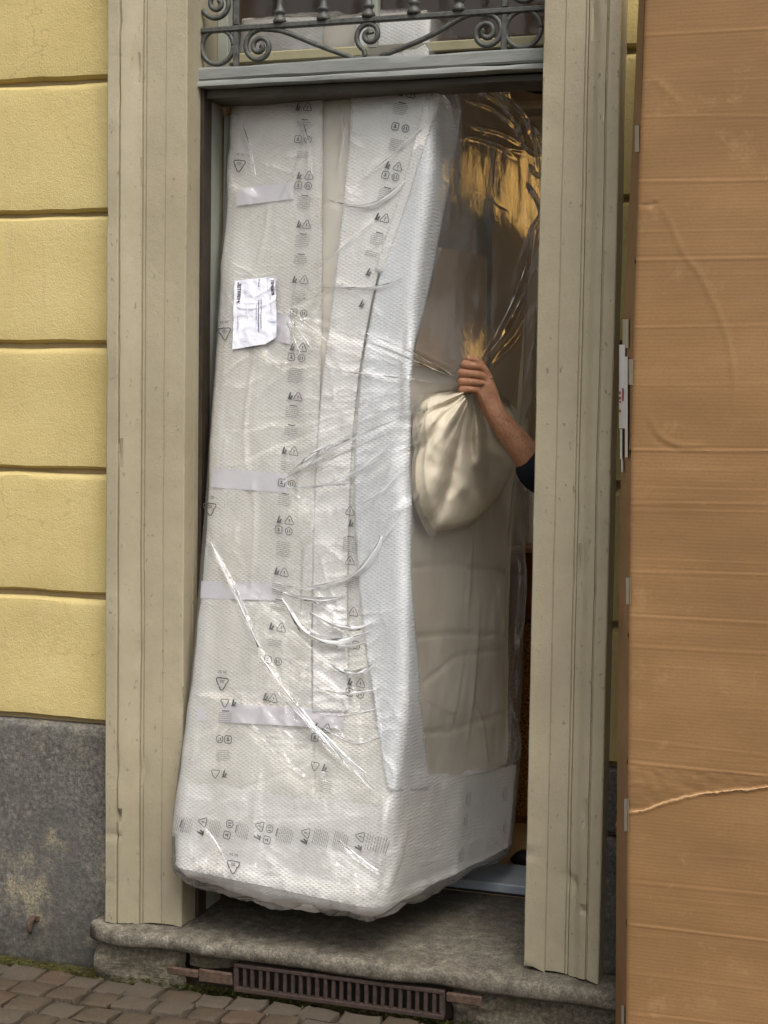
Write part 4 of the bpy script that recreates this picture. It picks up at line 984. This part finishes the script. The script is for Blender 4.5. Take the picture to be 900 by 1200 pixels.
# --- print on the sheets: every mark is flat ink laid on the foam
ink_V, ink_F = [], []; fnt_V, fnt_F = [], []
class Pen:
    def __init__(s, px, py, rot=0.0, off=.0135, size=1.0):
        q = sv(px, py)[0]; s.s, s.v = q; e = .004
        o = Sf(np.array(q[0]), np.array(q[1])); ds = Sf(np.array(q[0]+e), np.array(q[1]))-o
        s.ls = np.linalg.norm(ds)/e; dv = Sf(np.array(q[0]), np.array(q[1]+e))-o; s.lv = np.linalg.norm(dv)/e
        s.c, s.sn = math.cos(rot), math.sin(rot); s.off = off; s.k = size
    def pt(s, x, y):
        x, y = (x*s.c-y*s.sn)*s.k, (x*s.sn+y*s.c)*s.k
        a, b = np.array(s.s+x/s.ls), np.array(s.v+y/s.lv)
        return tuple(Sf(a, b)+Nf(a, b)*s.off)
    def quad(s, pts, faint=False):
        V, F = (fnt_V, fnt_F) if faint else (ink_V, ink_F); b = len(V); V.extend(s.pt(*p) for p in pts); F.append((b, b+1, b+2, b+3))
    def line(s, a, b, w_=.0022, faint=False):
        dx, dy = b[0]-a[0], b[1]-a[1]; l = math.hypot(dx, dy)+1e-9; nx, ny = -dy/l*w_/2, dx/l*w_/2
        s.quad([(a[0]-nx, a[1]-ny), (b[0]-nx, b[1]-ny), (b[0]+nx, b[1]+ny), (a[0]+nx, a[1]+ny)], faint)
    def poly(s, pts, w_=.0022, close=True):
        n = len(pts)
        for i in range(n if close else n-1): s.line(pts[i], pts[(i+1) % n], w_)
def rtri(r_, up=True, rnd=.25):
    pts = []
    for k_ in range(3):
        a = math.pi/2+k_*2*math.pi/3+(0 if up else math.pi); cx, cy = r_*(1-rnd)*math.cos(a), r_*(1-rnd)*math.sin(a)
        for d in (-50, 0, 50): pts.append((cx+r_*rnd*math.cos(a+R(d)), cy+r_*rnd*math.sin(a+R(d))))
    return pts
def ic_tri(p, x, y, r_=.016):     # warning triangle with a mark inside
    p.poly([(x+a, y+b) for a, b in rtri(r_)]); p.line((x, y+.006), (x, y-.002), .003); p.line((x, y-.0045), (x, y-.0065), .003)
def ic_sq(p, x, y, r_=.011):
    q = r_*.7; p.poly([(x-r_, y-q), (x-r_, y+q), (x-q, y+r_), (x+q, y+r_), (x+r_, y+q), (x+r_, y-q), (x+q, y-r_), (x-q, y-r_)])
    p.line((x-.005, y-.003), (x+.005, y-.003), .003); p.line((x, y-.004), (x, y+.006), .003); p.line((x-.004, y+.004), (x+.003, y+.002), .002)
def ic_circ(p, x, y, r_=.0115):
    p.poly([(x+r_*math.cos(a), y+r_*math.sin(a)) for a in np.arange(0, 6.28, .52)]); p.line((x-.005, y+.005), (x-.004, y-.006), .003); p.line((x+.002, y+.006), (x+.004, y-.005), .0028)
def ic_fig(p, x, y):
    p.line((x-.004, y-.011), (x-.001, y+.006), .006); p.line((x-.002, y+.006), (x+.001, y+.011), .004); p.line((x+.001, y-.010), (x+.007, y+.002), .005); p.line((x-.008, y-.010), (x+.008, y-.010), .003)
def ic_rec(p, x, y, r_=.023):     # three-arrow recycling mark pointing down, number inside, letters above
    t = rtri(r_, False, .22); n = len(t)
    for i in range(n):
        a, b = t[i], t[(i+1) % n]
        L = math.hypot(b[0]-a[0], b[1]-a[1])
        if L > .012:
            m = (a[0]*.44+b[0]*.56, a[1]*.44+b[1]*.56); m2 = (a[0]*.36+b[0]*.64, a[1]*.36+b[1]*.64); p.line((x+a[0], y+a[1]), (x+m[0], y+m[1]), .0032); p.line((x+m2[0], y+m2[1]), (x+b[0], y+b[1]), .0032)
            p.line((x+m[0]-.004, y+m[1]+.003), (x+m[0], y+m[1]), .0026)
        else: p.line((x+a[0], y+a[1]), (x+b[0], y+b[1]), .0032)
    for q in (-.006, .001):
        p.poly([(x+q, y+.001), (x+q+.004, y+.001), (x+q+.004, y+.008), (x+q, y+.008)], .0015)
    for q in (-.013, -.007, .003, .009):
        p.line((x+q, y+.030), (x+q, y+.036), .0016); p.line((x+q, y+.036), (x+q+.004, y+.036), .0014); p.line((x+q, y+.031), (x+q+.004, y+.031), .0014)
def ic_text(p, x, y, wd=.05, rows=6, title=False):
    if title: p.line((x-.012, y+.010+.0044*rows/2), (x+.012, y+.010+.0044*rows/2), .003)
    for r_ in range(rows):
        yy = y+(rows/2-r_)*.0058; xx = -wd/2*random.uniform(.85, 1)
        end = wd/2*random.uniform(.8, 1)*(1 if r_ < rows-1 else .6)
        while xx < end:
            l = random.uniform(.004, .011); p.line((x+xx, yy), (x+min(xx+l, end), yy), .0017, True); xx += l+.0016
def draw(px, py, kind, rot=0.0, off=.0135, size=1.0):
    p = Pen(px, py, rot, off, size)
    if kind == 'ft': ic_fig(p, -.017, 0); ic_tri(p, .016, -.001)
    elif kind == 'sc': ic_sq(p, -.017, 0); ic_circ(p, .017, 0)
    elif kind == 'fs': ic_fig(p, -.018, .016); ic_tri(p, .016, .015); ic_sq(p, -.017, -.016); ic_circ(p, .017, -.016)
    elif kind == 'w': ic_fig(p, -.014, .002); ic_tri(p, .012, 0)
    elif kind == 'tri': ic_tri(p, 0, 0)
    elif kind == 'fig': ic_fig(p, 0, 0)
    elif kind == 'sq': ic_sq(p, 0, 0)
    elif kind == 'rec': ic_rec(p, 0, 0)
    elif kind == 'cs': ic_circ(p, -.014, 0); ic_sq(p, .014, 0)
    elif kind == 'tf': 
        t = rtri(.015, False); p.poly([(-.014+a, b) for a, b in t]); ic_fig(p, .016, 0)
    elif kind[0] == 't': ic_text(p, 0, 0, .05, int(kind[1:]), random.random() < .5)
for px, py, kd in ((357, 127, 'ft'), (358, 148, 't3'), (357, 165, 'sc'), (357, 184, 't4'), (358, 213, 'fs'), (358, 240, 't7'), (357, 265, 'w'), (356, 285, 't7'), (354, 307, 't5'), (353, 329, 'ft'), (352, 349, 't6'), (352, 368, 'sc'), (350, 414, 'fs'), (348, 442, 't8'),
                   (347, 466, 'w'), (345, 485, 't6'), (343, 507, 't5'), (341, 529, 'ft'), (339, 548, 't5'), (338, 567, 'sc'), (336, 588, 't6'), (335, 616, 'fs'), (334, 645, 't8'), (331, 671, 'w'), (329, 692, 't6'), (328, 712, 't6'), (326, 735, 'ft'), (324, 755, 't4'), (322, 774, 'sc'), (318, 818, 'w')):
    draw(px, py, kd, R(-3))
for px, py, kd in ((478, 111, 'ft'), (471, 131, 't6'), (471, 151, 'sc'), (466, 173, 't7'), (461, 202, 'fs'), (453, 232, 't8'), (449, 257, 'w'), (444, 283, 't6'), (438, 300, 't3'), (434, 320, 'fig'), (426, 357, 'fig')):
    draw(px, py, kd, R(-12), .0145)
for px, py, kd in ((412, 600, 'tri'), (413, 613, 'fig'), (412, 640, 't8'), (412, 658, 'tri'), (414, 684, 't6'), (416, 718, 'tri'), (419, 756, 'sq'), (418, 806, 'fs'), (378, 859, 'fs'), (376, 898, 'tf'), (382, 922, 't7')):
    draw(px, py, kd, R(-2), .0125)
for px, py, kd in ((283, 195, 'rec'), (266, 391, 'rec'), (249, 596, 'rec'), (263, 800, 'rec'), (276, 1014, 'rec'), (271, 823, 'tf'), (267, 842, 't6'), (265, 866, 'cs'), (264, 886, 't6'), (260, 906, 'tf')):
    draw(px, py, kd, R(6) if kd != 'rec' else R(random.uniform(-6, 8)), .0165)
for i, (px, kd) in enumerate(((216, 't5'), (224, 't6'), (240, 'ft'), (256, 't7'), (271, 'sc'), (289, 't7'), (312, 'fs'), (338, 't9'), (361, 'w'), (380, 't9'), (403, 't8'), (424, 'ft'), (444, 't9'))):
    draw(px, 966+(px-215)*.095, kd, R(84), .0215)
for px, py, kd in ((543, 935, 't6'), (540, 960, 't4'), (535, 1000, 't5'), (586, 930, 't6'), (586, 968, 't4')):
    draw(px, py, kd, R(90), .0215)
_=link('printed_symbols', from_np('printed_symbols', ink_V, ink_F), M_INK, sofa, label='dark recycling and warning symbols printed on the foam', kind='stuff')
link('printed_text', from_np('printed_text', fnt_V, fnt_F), M_INKF, sofa, label='faint small print on the foam', kind='stuff')

# --- paper shipping label stuck to the film
lab = strip('shipping_label', [(279, 331), (277.5, 371), (276, 411)], [(326.5, 326), (327.5, 366), (328, 403)], M_LABEL, .0245, 60, 40, .0, 0, label='white crumpled paper label with printed text')
P = np.array([v.co[:] for v in lab.data.vertices]).reshape(60, 40, 3); I, J = np.meshgrid(np.linspace(0, 1, 60), np.linspace(0, 1, 40), indexing='ij')
cr = .0045*np.exp(-np.abs(I-.37-.07*np.sin(J*3.4))/.016)*(J > .1)+.0030*np.exp(-np.abs(I-.28+.3*(J-.5))/.014)*(J > .5)+.0028*fbm(I*7, J*6, 3, 3)+.003*np.exp(-np.abs(I-.31-.1*J)/.012)*(J < .6)
sq = sv([300], [370])[0]; nl = Nf(np.array(sq[0]), np.array(sq[1]))
lab_surf = P+cr[..., None]*nl
lab.data.vertices.foreach_set('co', lab_surf.reshape(-1).astype(np.float32)); lab.data.update()
# cut the lower right corner
bm = bmesh.new(); bm.from_mesh(lab.data); bm.verts.ensure_lookup_table()
bmesh.ops.delete(bm, geom=[f for f in bm.faces if all((v.index//40)/59+.35*(v.index % 40)/39 > 1.25 for v in f.verts)], context='FACES'); bm.to_mesh(lab.data); bm.free()
def on_label(i, j):            # i down 0..1, j across 0..1
    fi, fj = np.clip(i*59, 0, 58.99), np.clip(j*39, 0, 38.99); a, b = int(fi), int(fj); u, w2 = fi-a, fj-b
    p = (lab_surf[a, b]*(1-w2)+lab_surf[a, b+1]*w2)*(1-u)+(lab_surf[a+1, b]*(1-w2)+lab_surf[a+1, b+1]*w2)*u
    return p+nl*.0011
lv, lfc = [], []
def lq(i0, j0, i1, j1):
    b = len(lv); lv.extend([on_label(i0, j0), on_label(i0, j1), on_label(i1, j1), on_label(i1, j0)]); lfc.append((b, b+1, b+2, b+3))
GLY = {'J': ['..#', '..#', '..#', '#.#', '###'], 'U': ['#.#', '#.#', '#.#', '#.#', '###'], 'T': ['###', '.#.', '.#.', '.#.', '.#.'], 'I': ['#', '#', '#', '#', '#'], 'V': ['#.#', '#.#', '#.#', '#.#', '.#.'], 'B': ['##.', '#.#', '##.', '#.#', '##.'], 'M': ['#...#', '##.##', '#.#.#', '#...#', '#...#'],
       '7': ['###', '..#', '.#.', '.#.', '.#.'], '0': ['###', '#.#', '#.#', '#.#', '###'], '4': ['#.#', '#.#', '###', '..#', '..#'], '2': ['###', '..#', '###', '#..', '###'], '8': ['###', '#.#', '###', '#.#', '###']}
def vtext(txt, i0, j0, cell_i, cell_j):   # reads downwards, tops of letters to the right
    i = i0
    for chx in txt:
        g = GLY[chx]
        for r_, row in enumerate(g):
            for c_, x_ in enumerate(row):
                if x_ == '#': lq(i+c_*cell_i, j0-(r_+1)*cell_j, i+(c_+1)*cell_i*1.04, j0-r_*cell_j*1.0)
        i += (len(g[0])+1)*cell_i
vtext('JUTIVBM', .03, .165, .0108, .018)
vtext('704U28', .045, .965, .0098, .014)
for a in ((.01, .80, .20, .806), (.01, .985, .20, .991), (.01, .80, .014, .991), (.197, .80, .201, .991)): lq(*a)
for j, i0, i1, wd in ((.60, .01, .13, .022), (.66, .31, .78, .018), (.60, .33, .80, .022), (.545, .40, .62, .014), (.30, .36, .55, .008), (.10, .52, .74, .008), (.13, .52, .70, .006), (.33, .55, .62, .006), (.86, .26, .36, .01), (.88, .40, .55, .006)):
    i = i0
    while i < i1:
        l = random.uniform(.008, .03); lq(i, j-wd/2, min(i+l, i1), j+wd/2); i += l+.009
lp = link('label_print', from_np('label_print', lv, lfc), M_INKB, lab, kind='stuff'); lp.location = (0, 0, 0)

# ================================================================== CARDBOARD BOX
BY = -.35
bx = thing('cardboard_box', 'tall brown cardboard box with torn strip and creases standing upright at the right', 'box', (1.35, -.2, 0))
ef = np.array([at(x, y, BY) for x, y in ((755, 0), (745, 300), (738, 560), (735, 950), (733, 1200))])
eb = np.array([at(x, y, BY+.22) for x, y in ((748, 0), (729, 420), (725, 700), (722, 1000), (721, 1200))])
zA, zB = .01, 3.1
def ex(z): return np.interp(z, ef[::-1, 2], ef[::-1, 0])
def ebx(z): return np.interp(z, eb[::-1, 2], eb[::-1, 0])
xsb = np.r_[0, .004, .012, np.linspace(.03, .85, 130)]; zsb = np.linspace(zA, zB, 900)
Z, U = np.meshgrid(zsb, xsb, indexing='ij'); X = ex(Z)+U; Yb = np.full(X.shape, BY)
Yb = Yb+np.where(U < .002, .006, np.where(U < .006, .0015, 0))
PX, PY = proj(np.stack([X, Yb, Z], -1)); D = np.zeros(X.shape)
def bcrease(p0, p1, amp, w_=1.5, wob=.8):
    pts = smooth_poly([p0, ((p0[0]+p1[0])/2, (p0[1]+p1[1])/2+random.uniform(-1, 1)*wob), p1], 8)
    yl_ = np.interp(PX, pts[:, 0], pts[:, 1]); d = PY-yl_; inside = np.clip((PX-p0[0])/8, 0, 1)*np.clip((p1[0]-PX)/8, 0, 1)
    D[:] += .21*amp*(np.exp(-(d/w_)**2)-.55*np.exp(-((d+2.6)/w_)**2))*inside
for l, r_, a in ((42, 33, .0045), (95, 92, .0015), (137, 136, .003), (213, 210, .005), (272, 270, .0018), (305, 302, .0065), (322, 320, .0012), (384, 381, .003), (452, 450, .0015), (527, 528, .0075), (572, 575, .002), (590, 591, .0035), (598, 600, .0025), (656, 660, .0015), (670, 674, .004), (722, 731, .005), (757, 766, .0035), (780, 790, .0012), (866, 886, .0025), (893, 910, .007), (1033, 1049, .004), (1050, 1064, .0015), (1083, 1103, .0065), (1140, 1160, .002), (1188, 1205, .004)):
    bcrease((735 if a > .002 else 738, l), (935, r_+(r_-l)*.2), a)
for i in range(60):
    x = random.uniform(740, 900); y = random.uniform(10, 1190); bcrease((x-random.uniform(15, 50), y), (x+random.uniform(15, 60), y+(y-480)*.006), random.uniform(.0003, .0012), 1.6)
def bfold(pts, amp, w_=2.2):
    d, t = seg_d(PX, PY, [tuple(p) for p in smooth_poly(pts, 24)]); D[:] += .33*amp*np.exp(-(d/w_)**2)*np.clip(6*np.minimum(t, 1-t), 0, 1)
bfold([(765, 228), (785, 260), (800, 295), (822, 325), (843, 370), (856, 410), (860, 450), (857, 490)], .005, 3); bfold([(758, 85), (780, 105), (800, 125)], .003, 4); bfold([(757, 482), (770, 508), (795, 522), (830, 522)], .005, 4); bfold([(757, 488), (772, 516), (800, 528)], -.004, 4)
bfold([(800, 300), (818, 270), (838, 236)], .003, 7); bfold([(750, 240), (760, 241), (772, 237)], -.008, 2.4)
D += .014*np.exp(-((PX-850)/75)**2-((PY-420)/130)**2)+.004*fbm(X*2.5, Z*2.5, 8, 3)
# torn strip between the crease at 893 and the tear: outer layer ripped off, slightly sunk and crumpled
tear = smooth_poly([(730, 951), (745, 950), (757, 948), (775, 941), (793, 937), (802, 934), (830, 929), (860, 926), (890, 923), (935, 917)], 40)
top_l = 893+(PX-735)*.092; bot_l = np.interp(PX, tear[:, 0], tear[:, 1])+.9*fbm(PX/11, PX*0, 77, 4)
ins = np.clip((PY-top_l)/2, 0, 1)*np.clip((bot_l-PY)/1.2, 0, 1)
ramp_ = np.clip((PY-top_l)/np.maximum(bot_l-top_l, 1), 0, 1)
D -= ins*(.0045*ramp_**1.5+.0010*fbm(X*45, Z*60, 9, 4)); D += .0025*np.exp(-((PY-bot_l-1.5)/1.6)**2)
grid('front_panel', np.stack([X, Yb-D, Z], -1), M_CARD, bx, sharp=40)
# side panel
zs = np.linspace(zA, zB, 300); f_ = np.linspace(0, 1, 12); ZZ, FF = np.meshgrid(zs, f_, indexing='ij')
XX = ex(ZZ)*(1-FF)+ebx(ZZ)*FF; YY = BY+.0055+FF*.22
dd_ = np.zeros(ZZ.shape)
for zc, sl2 in ((at(742, 305, BY)[2], .12), (at(738, 530, BY)[2], .10), (at(736, 893, BY)[2], .2), (at(735, 1083, BY)[2], .2), (at(740, 745, BY)[2], .1)):
    dd_ += .004*np.exp(-((ZZ-zc-FF*sl2)/.006)**2)
grid('side_panel', np.stack([XX-dd_, YY, ZZ], -1)[:, ::-1], M_CARD, bx)
bmz = bmesh.new(); zt2 = zB-.002
def bquad(a): bmz.faces.new([bmz.verts.new(p) for p in a])
xr = ex(1.5)+.845
bquad([(xr, BY+.006, zA), (xr+.02, -.06, zA), (xr+.02, -.06, zt2), (xr, BY+.006, zt2)])
bquad([(ebx(zA), BY+.2255, zA), (ebx(zt2), BY+.2255, zt2), (xr+.02, -.06, zt2), (xr+.02, -.06, zA)])
bquad([(ex(zt2), BY+.006, zt2), (xr, BY+.006, zt2), (xr+.02, -.06, zt2), (ebx(zt2), BY+.2255, zt2)])
bquad([(ex(zA), BY+.006, zA), (xr, BY+.006, zA), (xr+.02, -.06, zA), (ebx(zA), BY+.2255, zA)])
bm_obj('carton_sides', bmz, M_CARD, bx)
# lip of torn paper
tq = tear[(tear[:, 0] > 736)]; rows = []
for u, dep in ((-.9, .0085), (0, .0105), (.7, .0108), (1.6, .0092)):
    rows.append([at(x, y+.9*float(fbm(np.array(x/11), np.array(0.0), 77, 4))+u*(1.0+.7*float(fbm(np.array(x/5), np.array(3.0), 78, 2)))*(1.35-.004*(x-736)), BY-.002)+np.array([0, -dep+.008, 0]) for x, y in smooth_poly(tq, 140)])
grid('torn_edge', np.array(rows), M_CARDT, bx)
def sidepatch(nm, x0, x1, y0, y1, mat, o=.003, lab_=None):
    pts = []
    for (x, y) in ((x0, y0), (x1, y0), (x1, y1), (x0, y1)):
        # intersect with the slanted side panel
        Yg = BY+.1
        for _ in range(8):
            p = at(x, y, Yg); f2 = np.clip((ex(p[2])-p[0])/(ex(p[2])-ebx(p[2])+1e-6), -.05, 1.0); Yg = BY+.0055+f2*.22
        pts.append(at(x, y, Yg)+np.array([-o, -o*.6, 0]))
    bm2 = bmesh.new(); bm2.faces.new([bm2.verts.new(tuple(p)) for p in pts]); return bm_obj(nm, bm2, mat, bx, label=lab_)
for q in ((745.5, 750.5, 147, 178), (731, 738, 374, 408), (737.5, 743.5, 421, 451), (735, 740.5, 677, 708), (733, 738.5, 936, 974), (729.5, 733, 1178, 1200)): sidepatch('tape_piece', *q, M_TAPE)
sidepatch('paper_label', 727.5, 734.5, 404, 502, M_WPAPER, .004); sidepatch('paper_label', 735, 738, 418, 536, M_WPAPER, .005); sidepatch('paper_label', 729, 731.5, 503, 538, M_WPAPER, .005); sidepatch('paper_label', 731, 732.5, 538, 553, M_WPAPER, .006)
for q in ((727.6, 730.5, 459, 462), (728, 731, 465, 468), (729, 731, 470, 472), (728, 730.5, 480, 483), (732, 733.5, 455, 470)): sidepatch('label_print', *q, M_REDINK, .0065)

# ================================================================== PERSON
def hp_(px, py, dy=0.0): return at(px, py, HY+dy)
fl = .191
per = thing('person', 'person behind the right jamb in a dark navy top, one bare forearm gripping the plastic', 'person', (.78, .98, .156))
def skin_obj(name, verts, edges, radii, mat, sub=2, root=0):
    me = bpy.data.meshes.new(name); me.from_pydata([tuple(v) for v in verts], edges, [])
    o = link(name, me, mat, per)
    md = o.modifiers.new('skin', 'SKIN'); md.use_smooth_shade = True
    sk = me.skin_vertices[0] if len(me.skin_vertices) else None
    if sk is None:
        bm = bmesh.new(); bm.from_mesh(me); bm.verts.layers.skin.verify(); bm.to_mesh(me); bm.free(); sk = me.skin_vertices[0]
    for i, r_ in enumerate(radii):
        sk.data[i].radius = r_ if isinstance(r_, tuple) else (r_, r_); sk.data[i].use_root = (i == root)
    ss_ = o.modifiers.new('subsurf', 'SUBSURF'); ss_.levels = sub; ss_.render_levels = sub
    return o
V_, E_, Rd = [], [], []
def chain(start, pts, rads):
    prev = start
    for p, r_ in zip(pts, rads):
        V_.append(np.array(p, float)); Rd.append(r_)
        if prev is not None: E_.append((prev, len(V_)-1))
        prev = len(V_)-1
    return prev
px_u = 4.9/1800
pelvis = np.array([.86, 1.02, 1.08])
i_pel = chain(None, [pelvis], [(.125, .11)])
i_ch = chain(i_pel, [pelvis+[-.01, 0, .22], pelvis+[-.04, 0, .42], pelvis+[-.05, 0, .50]], [(.11, .09), (.125, .10), (.09, .08)])
i_nk = chain(i_ch, [pelvis+[-.06, 0, .585]], [.052])
i_hd = chain(i_nk, [pelvis+[-.075, 0, .66], pelvis+[-.085, 0, .74], pelvis+[-.07, 0, .82]], [(.062, .07), (.075, .092), (.062, .075)])
chain(i_hd-1, [pelvis+[-.175, 0, .715]], [.012])      # nose
sh = pelvis+np.array([-.05, -.17, .46]); elb = hp_(636, 557, .06); wr = hp_(577, 482, .0)
i_sh = chain(i_ch, [sh], [.058])
i_el = chain(i_sh, [sh*.5+elb*.5, elb], [.062, .064])
fa = lambda t: elb*(1-t)+wr*t
i_wr = chain(i_el, [fa(.22), fa(.5), fa(.8), fa(.97)], [.051, .046, .037, .032])
arm_idx = range(i_el, len(V_))
# palm: wrist up to the knuckle row
palm = hp_(566, 462, -.005); kn_mid = hp_(566, 447, -.012)
i_pm = chain(i_wr, [palm], [(.046, .036)])
body_n = len(V_)
for k_, (ky, kx, tx, ty, rr) in enumerate(((431, 566, 544, 427, .0120), (440, 568, 540.5, 437, .0126), (449, 566, 539, 447, .0122), (457, 561, 540.5, 456, .0108))):
    kn = hp_(kx, ky, -.022); pip = hp_(tx, ty, -.040)
    mid = hp_((kx+tx)/2, (ky+ty)/2-.4, -.046)
    back = hp_(tx+2, ty+1.5, .0); tip = hp_(tx+14, ty+3, .022)
    chain(i_pm, [kn, mid, pip, back, tip], [rr*1.52, rr*1.08, rr*1.36, rr*1.12, rr*.9])
chain(i_pm, [hp_(567, 436, .012), hp_(560, 424, .004), hp_(552, 419.5, -.012), hp_(546, 421, -.022)], [.020, .0165, .014, .011])  # thumb over the top
# other arm, legs
sh2 = pelvis+np.array([-.05, .18, .45]); chain(chain(i_ch, [sh2], [.055]), [sh2+[-.05, .06, -.28], sh2+[-.22, .02, -.42], sh2+[-.28, -.02, -.43], sh2+[-.36, -.02, -.42]], [.046, .038, .03, .034])
for sy, fx in ((-.10, -.30), (.11, .08)):
    chain(i_pel, [pelvis+[0, sy, -.05], pelvis+[fx*.5-.03, sy, -.45], pelvis+[fx, sy, -.84]], [.085, .058, .042])
body_o = skin_obj('body', V_, E_, Rd, M_SKIN, 2, 0)
# hairs on the forearm
hv, hf = [], []
ax = elb-wr; ax_n = ax/np.linalg.norm(ax); toc = CAM-wr; toc /= np.linalg.norm(toc); sd2 = np.cross(ax_n, toc)
for i in range(520):
    t = random.uniform(.02, .80); ang = random.uniform(-1.5, 1.5); rad = np.interp(t, [0, .2, .5, .8], [.0275, .033, .041, .045])*.97
    n_ = toc*math.cos(ang)+sd2*math.sin(ang); p = wr+ax*t+n_*rad; dr = -ax_n*random.uniform(.3, 1)+sd2*random.uniform(-1, .3)+n_*.25; dr /= np.linalg.norm(dr); q = p+dr*random.uniform(.008, .017); wv_ = np.cross(dr, n_)*.0006
    b = len(hv); hv += [p-wv_, p+wv_, q]; hf.append((b, b+1, b+2))
link('arm_hair', from_np('arm_hair', hv, hf), M_HAIR, per, kind='stuff')
# clothing
def cloth(name, pts, eds, rad, mat): return skin_obj(name, pts, eds, rad, mat, 2, 0)
slv = fa(.38)
cloth('shirt', [pelvis+[0, 0, -.06], pelvis+[-.01, 0, .22], pelvis+[-.04, 0, .42], pelvis+[-.05, 0, .52], sh+[0, 0, .0], sh*.5+elb*.5, elb+[.004, 0, 0], slv, sh2, sh2+[-.05, .06, -.26], sh2+[-.08, .055, -.30]],
      [(0, 1), (1, 2), (2, 3), (2, 4), (4, 5), (5, 6), (6, 7), (2, 8), (8, 9), (9, 10)], [(.14, .125), (.13, .11), (.145, .12), (.085, .08), .085, .078, .086, .076, .08, .07, .066], M_NAVY)
cloth('trousers', [pelvis+[0, 0, .02], pelvis+[0, -.10, -.06], pelvis+[-.18, -.10, -.45], pelvis+[-.30, -.10, -.82], pelvis+[0, .11, -.06], pelvis+[.02, .11, -.45], pelvis+[.08, .11, -.82]], [(0, 1), (1, 2), (2, 3), (0, 4), (4, 5), (5, 6)], [.13, .10, .075, .065, .10, .075, .065], M_TROU)
skin_obj('hair', [pelvis+[-.05, 0, .78], pelvis+[-.06, 0, .845], pelvis+[-.03, 0, .72]], [(0, 1), (0, 2)], [(.088, .095), (.066, .07), (.075, .08)], M_HAIR)
def shoe(cx, cy, cz, tx):
    n = 14; rows = []
    for t in np.linspace(0, 1, 16):
        wv_ = .040*(math.sin(math.pi*min(1, t*1.08+.02)**.8)**.35 if 0 < t < 1 else .2); h = .055+.035*(t > .55)*((t-.55)/.45) if t > .3 else .045+.01*(t/.3)
        if t < .12: h *= (.55+t*3.7)
        a = np.linspace(0, 2*np.pi, n, endpoint=False); x = cx+tx*(1-t)*.27
        y_ = cy+wv_*np.sign(np.cos(a))*np.abs(np.cos(a))**.7; z_ = cz+h/2+h/2*np.sign(np.sin(a))*np.abs(np.sin(a))**.6
        rows.append(np.stack([np.full(n, x), y_, z_], -1))
    P = np.array(rows); P[0] = P[0].mean(0)*.6+P[0]*.4; P[-1] = P[-1].mean(0)*.4+P[-1]*.6
    return grid('shoe', P if tx > 0 else P[:, ::-1], M_SHOE, per, wrap=True)
toe = onfloor(598, 1000, .192)
shoe(float(toe[0])+.27, float(toe[1]), .192 if toe[1] < .88 else .157, -1); shoe(1.02, 1.13, .157, -1)
